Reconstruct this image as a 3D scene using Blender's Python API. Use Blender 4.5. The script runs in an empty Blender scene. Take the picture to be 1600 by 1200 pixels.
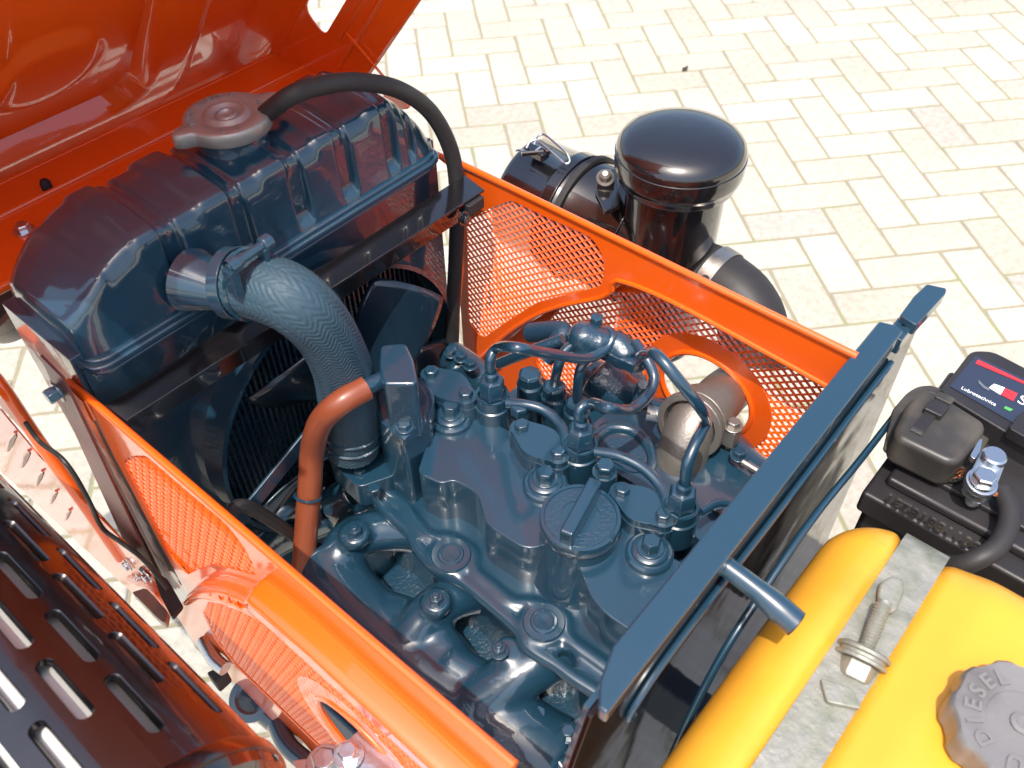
import bpy, bmesh, math, random
from mathutils import Vector, Matrix, noise
from mathutils.geometry import tessellate_polygon
random.seed(7)
scene = bpy.context.scene
PI = math.pi

# ------------------------------------------------------------------ camera
YAW, PITCH, ROLL, FPX = 0.8499790533, 0.8155008822, -0.0184653039, 1420.04
CAMZ = 1.34
def cam_axes():
    cy, sy, cp, sp = math.cos(YAW), math.sin(YAW), math.cos(PITCH), math.sin(PITCH)
    fwd = Vector((sy*cp, cy*cp, -sp)); right = Vector((cy, -sy, 0)); up = right.cross(fwd)
    r = right*math.cos(ROLL) + up*math.sin(ROLL); u = -right*math.sin(ROLL) + up*math.cos(ROLL)
    return r, u, -fwd
CR, CU, CB = cam_axes()
CO = Vector((0, 0, CAMZ))
cam_d = bpy.data.cameras.new('camera'); cam = bpy.data.objects.new('camera', cam_d)
scene.collection.objects.link(cam); scene.camera = cam
cam.matrix_world = Matrix(((CR.x, CU.x, CB.x, CO.x), (CR.y, CU.y, CB.y, CO.y), (CR.z, CU.z, CB.z, CO.z), (0, 0, 0, 1)))
cam_d.sensor_width = 36; cam_d.lens = 36*FPX/1600
cam_d.clip_start = .01; cam_d.clip_end = 500
cam_d.dof.use_dof = True; cam_d.dof.focus_distance = .86; cam_d.dof.aperture_fstop = 10

# ------------------------------------------------------------------ light
SUN_EL, SUN_AZ = math.radians(68), Vector((-.91, -.40, 0)).normalized()
w = bpy.data.worlds.new('World'); scene.world = w; w.use_nodes = True
nt = w.node_tree; bg = nt.nodes['Background']; sky = nt.nodes.new('ShaderNodeTexSky')
sky.sky_type = 'NISHITA'; sky.sun_disc = False; sky.sun_elevation = SUN_EL
sky.sun_rotation = math.atan2(SUN_AZ.x, SUN_AZ.y); sky.air_density = 1.0; sky.dust_density = 4
nt.links.new(sky.outputs[0], bg.inputs[0]); bg.inputs[1].default_value = .15
sd = bpy.data.lights.new('sun', 'SUN'); sun = bpy.data.objects.new('sun', sd); scene.collection.objects.link(sun)
sdir = Vector((SUN_AZ.x*math.cos(SUN_EL), SUN_AZ.y*math.cos(SUN_EL), math.sin(SUN_EL)))
sun.rotation_euler = sdir.to_track_quat('Z', 'Y').to_euler()
sun.location = (0, 0, 5); sd.energy = 2.75; sd.angle = math.radians(.5); sd.color = (1, .95, .87)
scene.view_settings.view_transform = 'Standard'; scene.view_settings.look = 'None'
scene.view_settings.exposure = .84; scene.view_settings.gamma = 1
scene.view_settings.use_curve_mapping = False

# ------------------------------------------------------------------ helpers
def at(px, py, x=None, y=None, z=None):
    """the point where the sight line of a photo pixel meets the plane x=, y= or z="""
    d = CR*(px-800) - CU*(py-600) - CB*FPX
    i, v = (0, x) if x is not None else (1, y) if y is not None else (2, z)
    return CO + d*((v-CO[i])/d[i])
def pts(l, **k): return [at(a, b, **k) for a, b in l]
def wpos(o):
    p = Vector(o.location)
    while o.parent: o = o.parent; p += o.location
    return p
C = scene.collection
def link(o, parent=None, origin=None):
    C.objects.link(o)
    if parent is not None:
        o.parent = parent
        if origin is not None: o.location = Vector(origin) - wpos(parent)
    elif origin is not None: o.location = origin
    return o
def tag(o, label=None, cat=None, group=None, kind=None):
    for k, v in (('label', label), ('category', cat), ('group', group), ('kind', kind)):
        if v: o[k] = v
    return o
def thing(name, loc, label, cat, group=None, parent=None):
    o = bpy.data.objects.new(name, None); o.empty_display_size = .02; link(o, parent, loc)
    if parent: return o
    return tag(o, label, cat, group)

class MB:
    def __init__(s): s.v = []; s.f = []
    def add(s, v, f):
        n = len(s.v); s.v += [Vector(p) for p in v]; s.f += [[i+n for i in q] for q in f]; return s
    def merge(s, o, M=None):
        return s.add([M @ p for p in o.v] if M else o.v, o.f)
def mk(name, mb, mat, parent=None, bevel=0, seg=2, smooth=True, sharp=35, kind=None, recalc=True, solid=0, label=None):
    vs = mb.v
    lo = Vector([min(p[i] for p in vs) for i in range(3)]); hi = Vector([max(p[i] for p in vs) for i in range(3)])
    c = (lo+hi)/2
    me = bpy.data.meshes.new(name); me.from_pydata([p-c for p in vs], [], mb.f); me.update()
    if recalc:
        bm = bmesh.new(); bm.from_mesh(me); bmesh.ops.recalc_face_normals(bm, faces=bm.faces); bm.to_mesh(me); bm.free()
    me.materials.append(mat)
    if smooth:
        me.shade_smooth()
        if not bevel: me.set_sharp_from_angle(angle=math.radians(sharp))
    o = bpy.data.objects.new(name, me); link(o, parent, c)
    if solid:
        m = o.modifiers.new('s', 'SOLIDIFY'); m.thickness = solid; m.offset = 0
    if bevel:
        m = o.modifiers.new('b', 'BEVEL'); m.width = bevel; m.segments = seg; m.limit_method = 'ANGLE'
        m.angle_limit = math.radians(30); m.harden_normals = True
    tag(o, label, kind=kind)
    return o
def basis(ax):
    ax = Vector(ax).normalized(); t = Vector((0, 0, 1)) if abs(ax.z) < .9 else Vector((1, 0, 0))
    a = ax.cross(t).normalized(); return a, ax.cross(a).normalized(), ax
def lathe(prof, c=(0, 0, 0), ax=(0, 0, 1), n=32, ang=None):
    a, b, k = basis(ax); c = Vector(c); m = MB(); v = []; f = []
    for r, h in prof:
        for i in range(n):
            t = 2*PI*i/n; v.append(c + k*h + (a*math.cos(t)+b*math.sin(t))*max(r, 1e-5))
    for j in range(len(prof)-1):
        for i in range(n):
            i2 = (i+1) % n; f.append([j*n+i, j*n+i2, (j+1)*n+i2, (j+1)*n+i])
    if prof[0][0] > 1e-4 and prof[-1][0] > 1e-4 and n != 6:
        q = (len(prof)-1)*n
        for i in range(n): f.append([q+i, q+(i+1) % n, (i+1) % n, i])
        return m.add(v, f)
    if prof[0][0] > 1e-4: f.append([i for i in range(n)][::-1])
    if prof[-1][0] > 1e-4: f.append([(len(prof)-1)*n+i for i in range(n)])
    return m.add(v, f)
def smooth_path(p, step=.004, closed=False):
    p = [Vector(q) for q in p]; out = []
    n = len(p)
    for i in range(n if closed else n-1):
        g = lambda k: p[k % n] if closed else p[min(max(k, 0), n-1)]
        a, b, c, d = g(i-1), g(i), g(i+1), g(i+2)
        k = max(2, int((c-b).length/step))
        for j in range(k):
            t = j/k; out.append(.5*((2*b)+(c-a)*t+(2*a-5*b+4*c-d)*t*t+(3*b-a-3*c+d)*t**3))
    if not closed: out.append(p[-1])
    return out
def tube(path, r, n=12, step=.004, smooth=True, closed=False, caps=True, flat=None):
    P = smooth_path(path, step, closed) if smooth else [Vector(q) for q in path]
    m = MB(); v = []; f = []; N = len(P); T = []
    for i in range(N):
        a = P[i-1] if (i > 0 or closed) else P[i]; b = P[(i+1) % N] if (i < N-1 or closed) else P[i]
        T.append((b-a).normalized())
    u = basis(T[0])[0]
    for i in range(N):
        u = (u - T[i]*u.dot(T[i])).normalized(); w_ = T[i].cross(u)
        rr = r(i/(N-1)) if callable(r) else r
        for k in range(n):
            t = 2*PI*k/n; v.append(P[i] + (u*math.cos(t)*(flat or 1) + w_*math.sin(t))*rr)
    for i in range(N if closed else N-1):
        for k in range(n):
            k2 = (k+1) % n; j = (i+1) % N; f.append([i*n+k, i*n+k2, j*n+k2, j*n+k])
    if caps and not closed: f.append(list(range(n))[::-1]); f.append([(N-1)*n+k for k in range(n)])
    return m.add(v, f)
def fillet(P, r, n=4):
    """round the corners of a closed 3-D polygon"""
    out = []; N = len(P); P = [Vector(p) for p in P]
    for i in range(N):
        a, b, c = P[i-1], P[i], P[(i+1) % N]; d1 = a-b; d2 = c-b
        rr = min(r, d1.length*.45, d2.length*.45); p0 = b+d1.normalized()*rr; p1 = b+d2.normalized()*rr
        for k in range(n+1):
            t = k/n; out.append(p0*(1-t)**2 + b*2*t*(1-t) + p1*t*t)
    return out
def prism(P, d):
    d = Vector(d); n = len(P); m = MB()
    v = [Vector(p) for p in P] + [Vector(p)+d for p in P]
    f = [list(range(n))[::-1], [n+i for i in range(n)]] + [[i, (i+1) % n, n+(i+1) % n, n+i] for i in range(n)]
    return m.add(v, f)
def box(lo, hi):
    (a, b, c), (d, e, g) = lo, hi
    return prism([(a, b, c), (d, b, c), (d, e, c), (a, e, c)], (0, 0, g-c))
def obox(c, ax, ay, az, s):
    """oriented box: centre, three axes, sizes"""
    c = Vector(c); m = MB(); v = []
    for i in (-1, 1):
        for j in (-1, 1):
            for k in (-1, 1): v.append(c+Vector(ax)*s[0]/2*i+Vector(ay)*s[1]/2*j+Vector(az)*s[2]/2*k)
    return m.add(v, [[0, 1, 3, 2], [4, 6, 7, 5], [0, 4, 5, 1], [2, 3, 7, 6], [0, 2, 6, 4], [1, 5, 7, 3]])
def sheet(outer, holes=()):
    """flat plate with openings (all points in one plane)"""
    m = MB(); loops = [[Vector(p) for p in outer]] + [[Vector(p) for p in h] for h in holes]
    tris = tessellate_polygon(loops); v = [p for l in loops for p in l]
    return m.add(v, [list(t) for t in tris])
def inpoly(x, y, P):
    r = False; j = len(P)-1
    for i in range(len(P)):
        xi, yi = P[i]; xj, yj = P[j]
        if (yi > y) != (yj > y) and x < (xj-xi)*(y-yi)/(yj-yi)+xi: r = not r
        j = i
    return r
def cast(name, mbs, mat, parent, voxel=.003, it=6, kind=None):
    """several closed shapes fused into one smooth casting"""
    m = MB()
    for q in mbs: m.merge(q)
    o = mk(name, m, mat, parent, kind=kind)
    r = o.modifiers.new('r', 'REMESH'); r.mode = 'VOXEL'; r.voxel_size = voxel; r.use_smooth_shade = True
    s = o.modifiers.new('s', 'SMOOTH'); s.factor = .5; s.iterations = it
    return o
_bolt = {}
def bolt(parent, p, r=.006, h=.005, mat=None, ax=(0, 0, 1), washer=1.45, rot=None, name='bolt', nubs=False):
    key = (r, h, washer, mat.name, tuple(ax), nubs)
    if key not in _bolt:
        m = MB()
        if washer: m.merge(lathe([(r*washer, 0), (r*washer, .0012), (r*washer*.97, .0016), (0, .0016)], ax=ax, n=28))
        z0 = .0014 if washer else 0
        m.merge(lathe([(r, z0), (r, z0+h*.82), (r*.84, z0+h), (0, z0+h*1.0)], ax=ax, n=6))
        if nubs: m.merge(lathe([(r*.5, z0+h*.9), (r*.5, z0+h*1.4), (r*.4, z0+h*1.5), (0, z0+h*1.5)], ax=ax, n=16))
        me = bpy.data.meshes.new(name); me.from_pydata(m.v, [], m.f); me.materials.append(mat)
        bm = bmesh.new(); bm.from_mesh(me); bmesh.ops.recalc_face_normals(bm, faces=bm.faces); bm.to_mesh(me); bm.free()
        me.shade_smooth(); me.set_sharp_from_angle(angle=math.radians(32)); _bolt[key] = me
    o = bpy.data.objects.new(name, _bolt[key]); link(o, parent, p)
    ang = random.uniform(0, 1) if rot is None else rot
    o.rotation_euler = Matrix.Rotation(ang, 3, Vector(ax)).to_euler()
    b = o.modifiers.new('b', 'BEVEL'); b.width = r*.09; b.segments = 2; b.angle_limit = math.radians(30)
    return o
def text_mb(body, size, depth=.0006, bold=0):
    c = bpy.data.curves.new('t', 'FONT'); c.body = body; c.offset = bold; c.size = size; c.extrude = depth; c.align_x = 'CENTER'; c.align_y = 'CENTER'
    o = bpy.data.objects.new('t', c); C.objects.link(o); dg = bpy.context.evaluated_depsgraph_get()
    me = bpy.data.meshes.new_from_object(o.evaluated_get(dg)); m = MB().add([v.co.copy() for v in me.vertices], [list(p.vertices) for p in me.polygons])
    bpy.data.objects.remove(o); bpy.data.curves.remove(c); bpy.data.meshes.remove(me)
    return m
def frame(c, ax, ay, az):
    ax, ay, az = Vector(ax).normalized(), Vector(ay).normalized(), Vector(az).normalized()
    return Matrix(((ax.x, ay.x, az.x, c[0]), (ax.y, ay.y, az.y, c[1]), (ax.z, ay.z, az.z, c[2]), (0, 0, 0, 1)))
def ring_text(body, c, ax, r, size, a0, da, depth=.0006):
    a, b, k = basis(ax); m = MB()
    for i, ch in enumerate(body):
        if ch == ' ': continue
        t = a0 + da*i; rad = a*math.cos(t)+b*math.sin(t); m.merge(text_mb(ch, size, depth), frame(Vector(c)+rad*r, -rad.cross(Vector(k)) if False else rad.cross(k)*1, rad, k) if False else frame(Vector(c)+rad*r, rad.cross(k), rad, (rad.cross(k)).cross(rad)))
    return m

# ------------------------------------------------------------------ materials
def mat(name, rgb, rough=.5, metal=0, coat=0, coat_rough=.03, bump=None, var=None, spec=.5, grime=None):
    m = bpy.data.materials.new(name); m.use_nodes = True; n = m.node_tree; p = n.nodes['Principled BSDF']
    p.inputs['Base Color'].default_value = (*rgb, 1); p.inputs['Roughness'].default_value = rough
    p.inputs['Metallic'].default_value = metal; p.inputs['Coat Weight'].default_value = coat
    p.inputs['Coat Roughness'].default_value = coat_rough; p.inputs['Coat IOR'].default_value = 1.62; p.inputs['Specular IOR Level'].default_value = spec
    tc = n.nodes.new('ShaderNodeTexCoord')
    if var:   # (scale, rgb2, lo, hi): patches of a second colour
        t = n.nodes.new('ShaderNodeTexNoise'); t.inputs['Scale'].default_value = var[0]; t.inputs['Detail'].default_value = 6
        n.links.new(tc.outputs['Object'], t.inputs['Vector'])
        r = n.nodes.new('ShaderNodeValToRGB'); r.color_ramp.elements[0].position = var[2]; r.color_ramp.elements[1].position = var[3]
        r.color_ramp.elements[0].color = (*rgb, 1); r.color_ramp.elements[1].color = (*var[1], 1)
        n.links.new(t.outputs[0], r.inputs[0]); n.links.new(r.outputs[0], p.inputs['Base Color'])
    if grime:  # roughness patches
        t = n.nodes.new('ShaderNodeTexNoise'); t.inputs['Scale'].default_value = grime[0]; t.inputs['Detail'].default_value = 5
        n.links.new(tc.outputs['Object'], t.inputs['Vector'])
        mr = n.nodes.new('ShaderNodeMapRange'); mr.inputs[3].default_value = grime[1]; mr.inputs[4].default_value = grime[2]
        mr.inputs[1].default_value = .35; mr.inputs[2].default_value = .65
        n.links.new(t.outputs[0], mr.inputs[0]); n.links.new(mr.outputs[0], p.inputs['Roughness'])
    if bump:
        last = None
        for sc, st in bump:
            t = n.nodes.new('ShaderNodeTexNoise'); t.inputs['Scale'].default_value = sc; t.inputs['Detail'].default_value = 2
            n.links.new(tc.outputs['Object'], t.inputs['Vector'])
            b = n.nodes.new('ShaderNodeBump'); b.inputs['Strength'].default_value = 1; b.inputs['Distance'].default_value = st
            n.links.new(t.outputs[0], b.inputs['Height'])
            if last: n.links.new(last.outputs[0], b.inputs['Normal'])
            last = b
        n.links.new(last.outputs[0], p.inputs['Normal'])
        if coat: n.links.new(last.outputs[0], p.inputs['Coat Normal'])
    return m
BLUE = mat('blue_enamel', (.0105, .041, .071), .28, coat=1, coat_rough=.015, bump=[(30, .0005), (260, .00004)])
BLUEC = mat('blue_enamel_over_casting', (.0105, .041, .071), .28, coat=1, coat_rough=.02, bump=[(30, .0003), (420, .00005)])
BLUES = mat('blue_enamel_over_rough_casting', (.0105, .041, .071), .3, coat=1, coat_rough=.04, bump=[(300, .0006), (700, .0003)])
BLUEH = mat('blue_painted_braid', (.026, .062, .090), .65, coat=.04, coat_rough=.2, bump=[(900, .0002)])
ORNG = mat('orange_enamel', (.90, .118, .005), .3, coat=1, coat_rough=.03, bump=[(10, .0005), (300, .00003)])
FANM = mat('blue_enamel_shade_in_colour', (.006, .018, .032), .3, coat=.8, coat_rough=.03, bump=[(30, .0006)])  # fan's blue enamel, with the shade inside the shroud put into its colour
BLK = mat('gloss_black_enamel', (.008, .007, .008), .2, coat=1, coat_rough=.015, bump=[(18, .0006)])
FWB = mat('black_brown_enamel', (.007, .0035, .0045), .08, coat=0, bump=[(9, .002)], spec=.42)
FWB.node_tree.nodes['Principled BSDF'].inputs['Coat IOR'].default_value = 1.4
RUB = mat('matt_black_rubber', (.022, .02, .021), .62, bump=[(500, .0001)], grime=(30, .5, .75))
PLAS = mat('grained_black_plastic', (.02, .018, .02), .42, bump=[(900, .00012)], grime=(14, .34, .6))
DUST = mat('dusty_black_plastic', (.035, .032, .03), .5, var=(22, (.09, .075, .06), .45, .75), grime=(18, .35, .7))
YEL = mat('yellow_polyethylene', (.76, .36, .032), .33, coat=.25, coat_rough=.2, bump=[(14, .0012), (400, .00004)], var=(9, (.70, .29, .024), .5, .72), grime=(7, .28, .42))
YEL.node_tree.nodes['Principled BSDF'].inputs['Subsurface Weight'].default_value = .15
YEL.node_tree.nodes['Principled BSDF'].inputs['Subsurface Radius'].default_value = (.02, .012, .003)
STEEL = mat('dull_steel', (.42, .39, .36), .38, metal=.9, bump=[(120, .0003)], grime=(40, .28, .55), var=(30, (.22, .19, .16), .45, .7))
ALU = mat('cast_aluminium', (.27, .25, .225), .5, metal=.75, bump=[(380, .0003)], var=(25, (.2, .18, .16), .5, .8))
GALV = mat('weathered_zinc', (.33, .325, .29), .55, metal=.45, bump=[(160, .0009)], var=(55, (.20, .215, .165), .38, .7), grime=(60, .4, .7))
ZINC = mat('bright_zinc', (.62, .66, .70), .2, metal=.95, bump=[(90, .0003)])
CAPM = mat('pressed_steel_cap', (.34, .32, .31), .38, metal=.55, bump=[(150, .0002)], grime=(90, .34, .5))
LEAD = mat('lead_grey_plastic', (.17, .165, .165), .42, bump=[(200, .0003)], var=(30, (.11, .1, .1), .5, .7), coat=.3)
CHROME = mat('dark_chrome', (.09, .083, .084), .28, metal=1, coat=.6, coat_rough=.015, bump=[(22, .0005), (160, .00004)])
COPP = mat('brown_rubber_hose', (.22, .052, .020), .4, coat=.2, coat_rough=.12, bump=[(45, .0006)])
COPPER = mat('copper_strands', (.65, .28, .14), .35, metal=1)
MAROON = mat('dark_red_primer', (.085, .022, .026), .45, coat=.4, coat_rough=.2, bump=[(200, .0002)])
ALUS = mat('bare_aluminium_strip', (.62, .58, .50), .5, metal=.2, bump=[(60, .0003)])
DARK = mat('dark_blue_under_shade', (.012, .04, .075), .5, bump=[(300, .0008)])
LABEL = mat('label_film', (.022, .03, .055), .3, coat=.5)
RED = mat('label_red', (.62, .03, .04), .4); WHITE = mat('label_white', (.8, .8, .8), .4); GREEN = mat('label_green', (.08, .35, .1), .4)
WOLF = mat('label_grey', (.12, .13, .16), .4)
MUFF = mat('aluminised_sheet', (.62, .60, .57), .42, metal=.5)
HEAD = mat('dusty_lamp_rim', (.25, .24, .22), .35, metal=.6)

# ================================================================== THE GROUND
def paving_mats():
    m = bpy.data.materials.new('concrete_paver'); m.use_nodes = True; n = m.node_tree; p = n.nodes['Principled BSDF']
    p.inputs['Roughness'].default_value = .9
    oi = n.nodes.new('ShaderNodeObjectInfo'); geo = n.nodes.new('ShaderNodeNewGeometry')
    r = n.nodes.new('ShaderNodeValToRGB'); cr = r.color_ramp; cr.interpolation = 'CONSTANT'
    cols = [(0, (.455, .425, .35)), (.2, (.47, .445, .375)), (.42, (.44, .405, .33)), (.55, (.46, .43, .355)), (.75, (.478, .452, .385)), (.9, (.43, .385, .32)), (.96, (.43, .39, .34))]
    cr.elements[0].color = (*cols[0][1], 1); cr.elements[1].position = cols[1][0]; cr.elements[1].color = (*cols[1][1], 1)
    for q, c in cols[2:]: e = cr.elements.new(q); e.color = (*c, 1)
    # every paver is a closed island or an object of its own, so both randoms are per paver
    ad = n.nodes.new('ShaderNodeMath'); ad.operation = 'ADD'; fr = n.nodes.new('ShaderNodeMath'); fr.operation = 'FRACT'
    n.links.new(oi.outputs['Random'], ad.inputs[0]); n.links.new(geo.outputs['Random Per Island'], ad.inputs[1])
    n.links.new(ad.outputs[0], fr.inputs[0]); n.links.new(fr.outputs[0], r.inputs[0])
    t = n.nodes.new('ShaderNodeTexNoise'); t.inputs['Scale'].default_value = 60; t.inputs['Detail'].default_value = 8; t.inputs['Roughness'].default_value = .7
    n.links.new(geo.outputs['Position'], t.inputs['Vector'])
    t2 = n.nodes.new('ShaderNodeTexNoise'); t2.inputs['Scale'].default_value = 3; t2.inputs['Detail'].default_value = 4
    n.links.new(geo.outputs['Position'], t2.inputs['Vector'])
    mr = n.nodes.new('ShaderNodeMapRange'); mr.inputs[1].default_value = .3; mr.inputs[2].default_value = .7; mr.inputs[3].default_value = .74; mr.inputs[4].default_value = 1.12
    n.links.new(t.outputs[0], mr.inputs[0])
    mr2 = n.nodes.new('ShaderNodeMapRange'); mr2.inputs[1].default_value = .3; mr2.inputs[2].default_value = .7; mr2.inputs[3].default_value = .9; mr2.inputs[4].default_value = 1.06
    n.links.new(t2.outputs[0], mr2.inputs[0]); mu = n.nodes.new('ShaderNodeMath'); mu.operation = 'MULTIPLY'
    n.links.new(mr.outputs[0], mu.inputs[0]); n.links.new(mr2.outputs[0], mu.inputs[1])
    mx = n.nodes.new('ShaderNodeVectorMath'); mx.operation = 'SCALE'
    n.links.new(r.outputs[0], mx.inputs[0]); n.links.new(mu.outputs[0], mx.inputs['Scale']); n.links.new(mx.outputs[0], p.inputs['Base Color'])
    b = n.nodes.new('ShaderNodeBump'); b.inputs['Distance'].default_value = .002; n.links.new(t.outputs[0], b.inputs['Height']); n.links.new(b.outputs[0], p.inputs['Normal'])
    return m
PAVER = paving_mats()
SAND = mat('joint_sand', (.27, .24, .165), .95, var=(9, (.24, .26, .12), .5, .75), bump=[(200, .003)])
pav = thing('pavement', (1.8, .8, 0), None, None); pav['kind'] = 'structure'
gs = MB().add([(-80, -80, -.012), (80, -80, -.012), (80, 80, -.012), (-80, 80, -.012)], [[0, 1, 2, 3]])
g = mk('ground', gs, mat('far_ground', (.50, .45, .35), .95, var=(2, (.42, .38, .29), .4, .7)), None, smooth=False, recalc=False); tag(g, kind='structure')
A_, PHI, G0 = .10266, -.7219703, Vector((1.8818, .7804, 0))
LX = Vector((math.cos(PHI), math.sin(PHI), 0)); LY = Vector((math.sin(PHI), -math.cos(PHI), 0))
js = MB()
S0 = [(-3.2, -2.6), (4.4, -2.6), (4.4, 4.8), (-3.2, 4.8)]
js.add([(a, b, -.0034) for a, b in S0], [[0, 1, 2, 3]])
mk('joint_sand', js, SAND, pav, smooth=False, recalc=False)
gap, ch = .0072, .0035
def paver_mb(horizontal):
    L, Wd = (2*A_-gap, A_-gap) if horizontal else (A_-gap, 2*A_-gap)
    def rect(l, w_, z): return [LX*(-l/2)+LY*(-w_/2)+Vector((0, 0, z)), LX*(l/2)+LY*(-w_/2)+Vector((0, 0, z)), LX*(l/2)+LY*(w_/2)+Vector((0, 0, z)), LX*(-l/2)+LY*(w_/2)+Vector((0, 0, z))]
    v = rect(L, Wd, -.02)+rect(L, Wd, -.0026)+rect(L-ch, Wd-ch, -.0004)+rect(L-2.6*ch, Wd-2.6*ch, 0)
    f = []
    for k in range(3):
        for i in range(4): f.append([4*k+i, 4*k+(i+1) % 4, 4*k+4+(i+1) % 4, 4*k+4+i])
    f.append([12, 13, 14, 15])
    return MB().add(v, f)
PM = {}
for hz in (True, False):
    q = paver_mb(hz); me = bpy.data.meshes.new('paver'); me.from_pydata(q.v, [], q.f); me.materials.append(PAVER)
    bm = bmesh.new(); bm.from_mesh(me); bmesh.ops.recalc_face_normals(bm, faces=bm.faces); bm.to_mesh(me); bm.free()
    me.shade_smooth(); PM[hz] = (me, q)
cells = []
def proj(p):
    d = Vector(p)-CO; zc = -d.dot(CB)
    if zc < .05: return None
    return 800+FPX*d.dot(CR)/zc, 600-FPX*d.dot(CU)/zc, zc
# herringbone: horizontal pavers at (2,0)+k(-1,1)+4m ; vertical beside them
for k in range(-60, 60):
    for m_ in range(-20, 20):
        i0, j0 = -k+4*m_, k
        for hz, (ci, cj) in ((True, (i0+1, j0+.5)), (False, (i0+2.5, j0+1))):
            p = G0+LX*(A_*ci)+LY*(A_*cj)
            if -3.0 < p.x < 4.2 and -2.4 < p.y < 4.6:
                pr = proj(p); vis = pr is not None and -60 < pr[0] < 1660 and -60 < pr[1] < 1260
                # hidden behind the machine: low priority
                if vis and pr[0] < 1290 and pr[1] > 560 and pr[0] > 260: vis = False
                if vis and pr[0] > 1420 and pr[1] > 640: vis = False
                cells.append((0 if vis else 1, pr[2] if pr else 9, hz, p))
cells.sort(key=lambda c: (c[0], c[1]))
rest = MB()
for n_, (v_, d_, hz, p) in enumerate(cells):
    ofs = Vector((random.gauss(0, .0004), random.gauss(0, .0004), random.uniform(-.0014, 0)))
    tilt = Matrix.Rotation(random.gauss(0, .005), 4, LX) @ Matrix.Rotation(random.gauss(0, .003), 4, LY)
    if n_ < 298 and v_ == 0:
        o = bpy.data.objects.new('paver', PM[hz][0]); link(o, pav, p+ofs); o.rotation_euler = tilt.to_euler()
    else: rest.merge(PM[hz][1], Matrix.Translation(p+ofs) @ tilt)
mk('paving', rest, PAVER, pav, kind='stuff', recalc=True)

# ================================================================== HOOD
HO = Vector((0, .85, .885)); HU = Vector((0, -.645, .764)); HV = Vector((0, -.764, -.645))
def HP(x, u, v): return Vector((x, HO.y, HO.z)) + HU*u + HV*v
hood = thing('hood', (.3, .85, .88), 'raised glossy orange hood seen from its underside behind the radiator', 'hood')
XL, XR = .045, .562
prof = []   # (x, v) over the width
for k in range(9):
    t = k/8*PI/2; prof.append((XL+.035*(1-math.cos(t)) if False else XL+.035-.035*math.cos(t), .035-.035*math.sin(t)))
nx = 70
for k in range(1, nx): prof.append((XL+.035+(XR-XL-.07)*k/nx, 0))
for k in range(9):
    t = (1-k/8)*PI/2; prof.append((XR-.035+.035*math.cos(t), .035-.035*math.sin(t)))
us = [(.60-.685*k/150, 0) for k in range(151)]
for k in range(1, 8):
    t = k/7*PI*.42; us.append((-.085-.016*math.sin(t), .016*(1-math.cos(t))))
u_, v_ = us[-1]; us.append((u_-.004, v_+.012)); us.append((u_-.006, v_+.02))
def sstep(a, b, x): t = min(max((x-a)/(b-a), 0), 1); return t*t*(3-2*t)
m = MB(); vv = []; ff = []
FR = [at(*p, x=0.0001) for p in ()]
def emboss(x, u):
    # raised rectangular frame pressing with a dished centre field, plus a small hump inside it
    cx, hw, ub = .282, .178, -.034
    def rr(h, b, r):   # signed distance to a rounded U-shape (positive inside)
        dx = abs(x-cx)-(h-r); du = (b+r)-u
        d = math.hypot(max(dx, 0), max(du, 0)) + min(max(dx, du), 0)
        return r-d
    o = rr(hw, ub-.044, .055); i = rr(hw-.052, ub, .04)
    z = .008*sstep(0, .005, o) - .020*sstep(0, .008, i)
    h = math.hypot((x-.30)/.055, (u-.075)/.05); z += .008*sstep(1.15, .8, h)
    h = math.hypot((x-.22)/.05, (u-.14)/.12); z += .006*sstep(1.1, .75, h)
    return z
for (u, v0) in us:
    for (x, pv) in prof:
        e = emboss(x, u) if (pv == 0 and v0 == 0) else 0
        vv.append(HP(x, u, pv+v0+e))
nxp = len(prof)
for j in range(len(us)-1):
    for i in range(nxp-1): ff.append([j*nxp+i, j*nxp+i+1, (j+1)*nxp+i+1, (j+1)*nxp+i])
mk('top_panel', m.add(vv, ff), ORNG, hood, solid=.0016, sharp=60)
def wall(x, outward):
    ol = [HP(x, .60, .032), HP(x, .60, .132), HP(x, .036, .132), HP(x, .02, .125), HP(x, -.04, .118), HP(x, -.095, .06), HP(x, -.098, .036)]
    sl = fillet([HP(x, .082, .036), HP(x, .30, .036), HP(x, .30, .074), HP(x, .082, .070)], .012)
    sl2 = fillet([HP(x, .34, .036), HP(x, .52, .036), HP(x, .52, .074), HP(x, .34, .070)], .012)
    mk('side_panel', sheet(ol, [sl, sl2]), ORNG, hood, solid=.0016, smooth=False)
    bead = tube([HP(x-.001*outward, .6, .101), HP(x-.001*outward, .07, .101)], .0026, 8, smooth=False); bead.merge(tube([HP(x, .6, .131), HP(x, .04, .131)], .0022, 8, smooth=False))
    bead.merge(tube([HP(x-.001*outward, .6, .086), HP(x-.001*outward, .10, .086)], .0016, 8, smooth=False))
    mk('edge_bead', bead, ORNG, hood)
wall(XR, 1); wall(XL, -1)
# folded strengthening strip and lip along the front of the hood
m = tube([HP(XL+.03, -.107, .040), HP(.3, -.110, .042), HP(XR-.03, -.107, .040)], .004, 10); m.merge(tube([HP(XL+.03, -.110, .052), HP(.3, -.113, .054), HP(XR-.03, -.110, .052)], .002, 8))
mk('front_lip', m, ORNG, hood)
mk('brace_plate', prism(fillet(pts([(598, 120), (545, 62), (538, 50), (560, 75), (590, 112), (640, 170), (600, 175)], x=.556), .004), (.003, 0, 0)), ORNG, hood)

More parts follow.
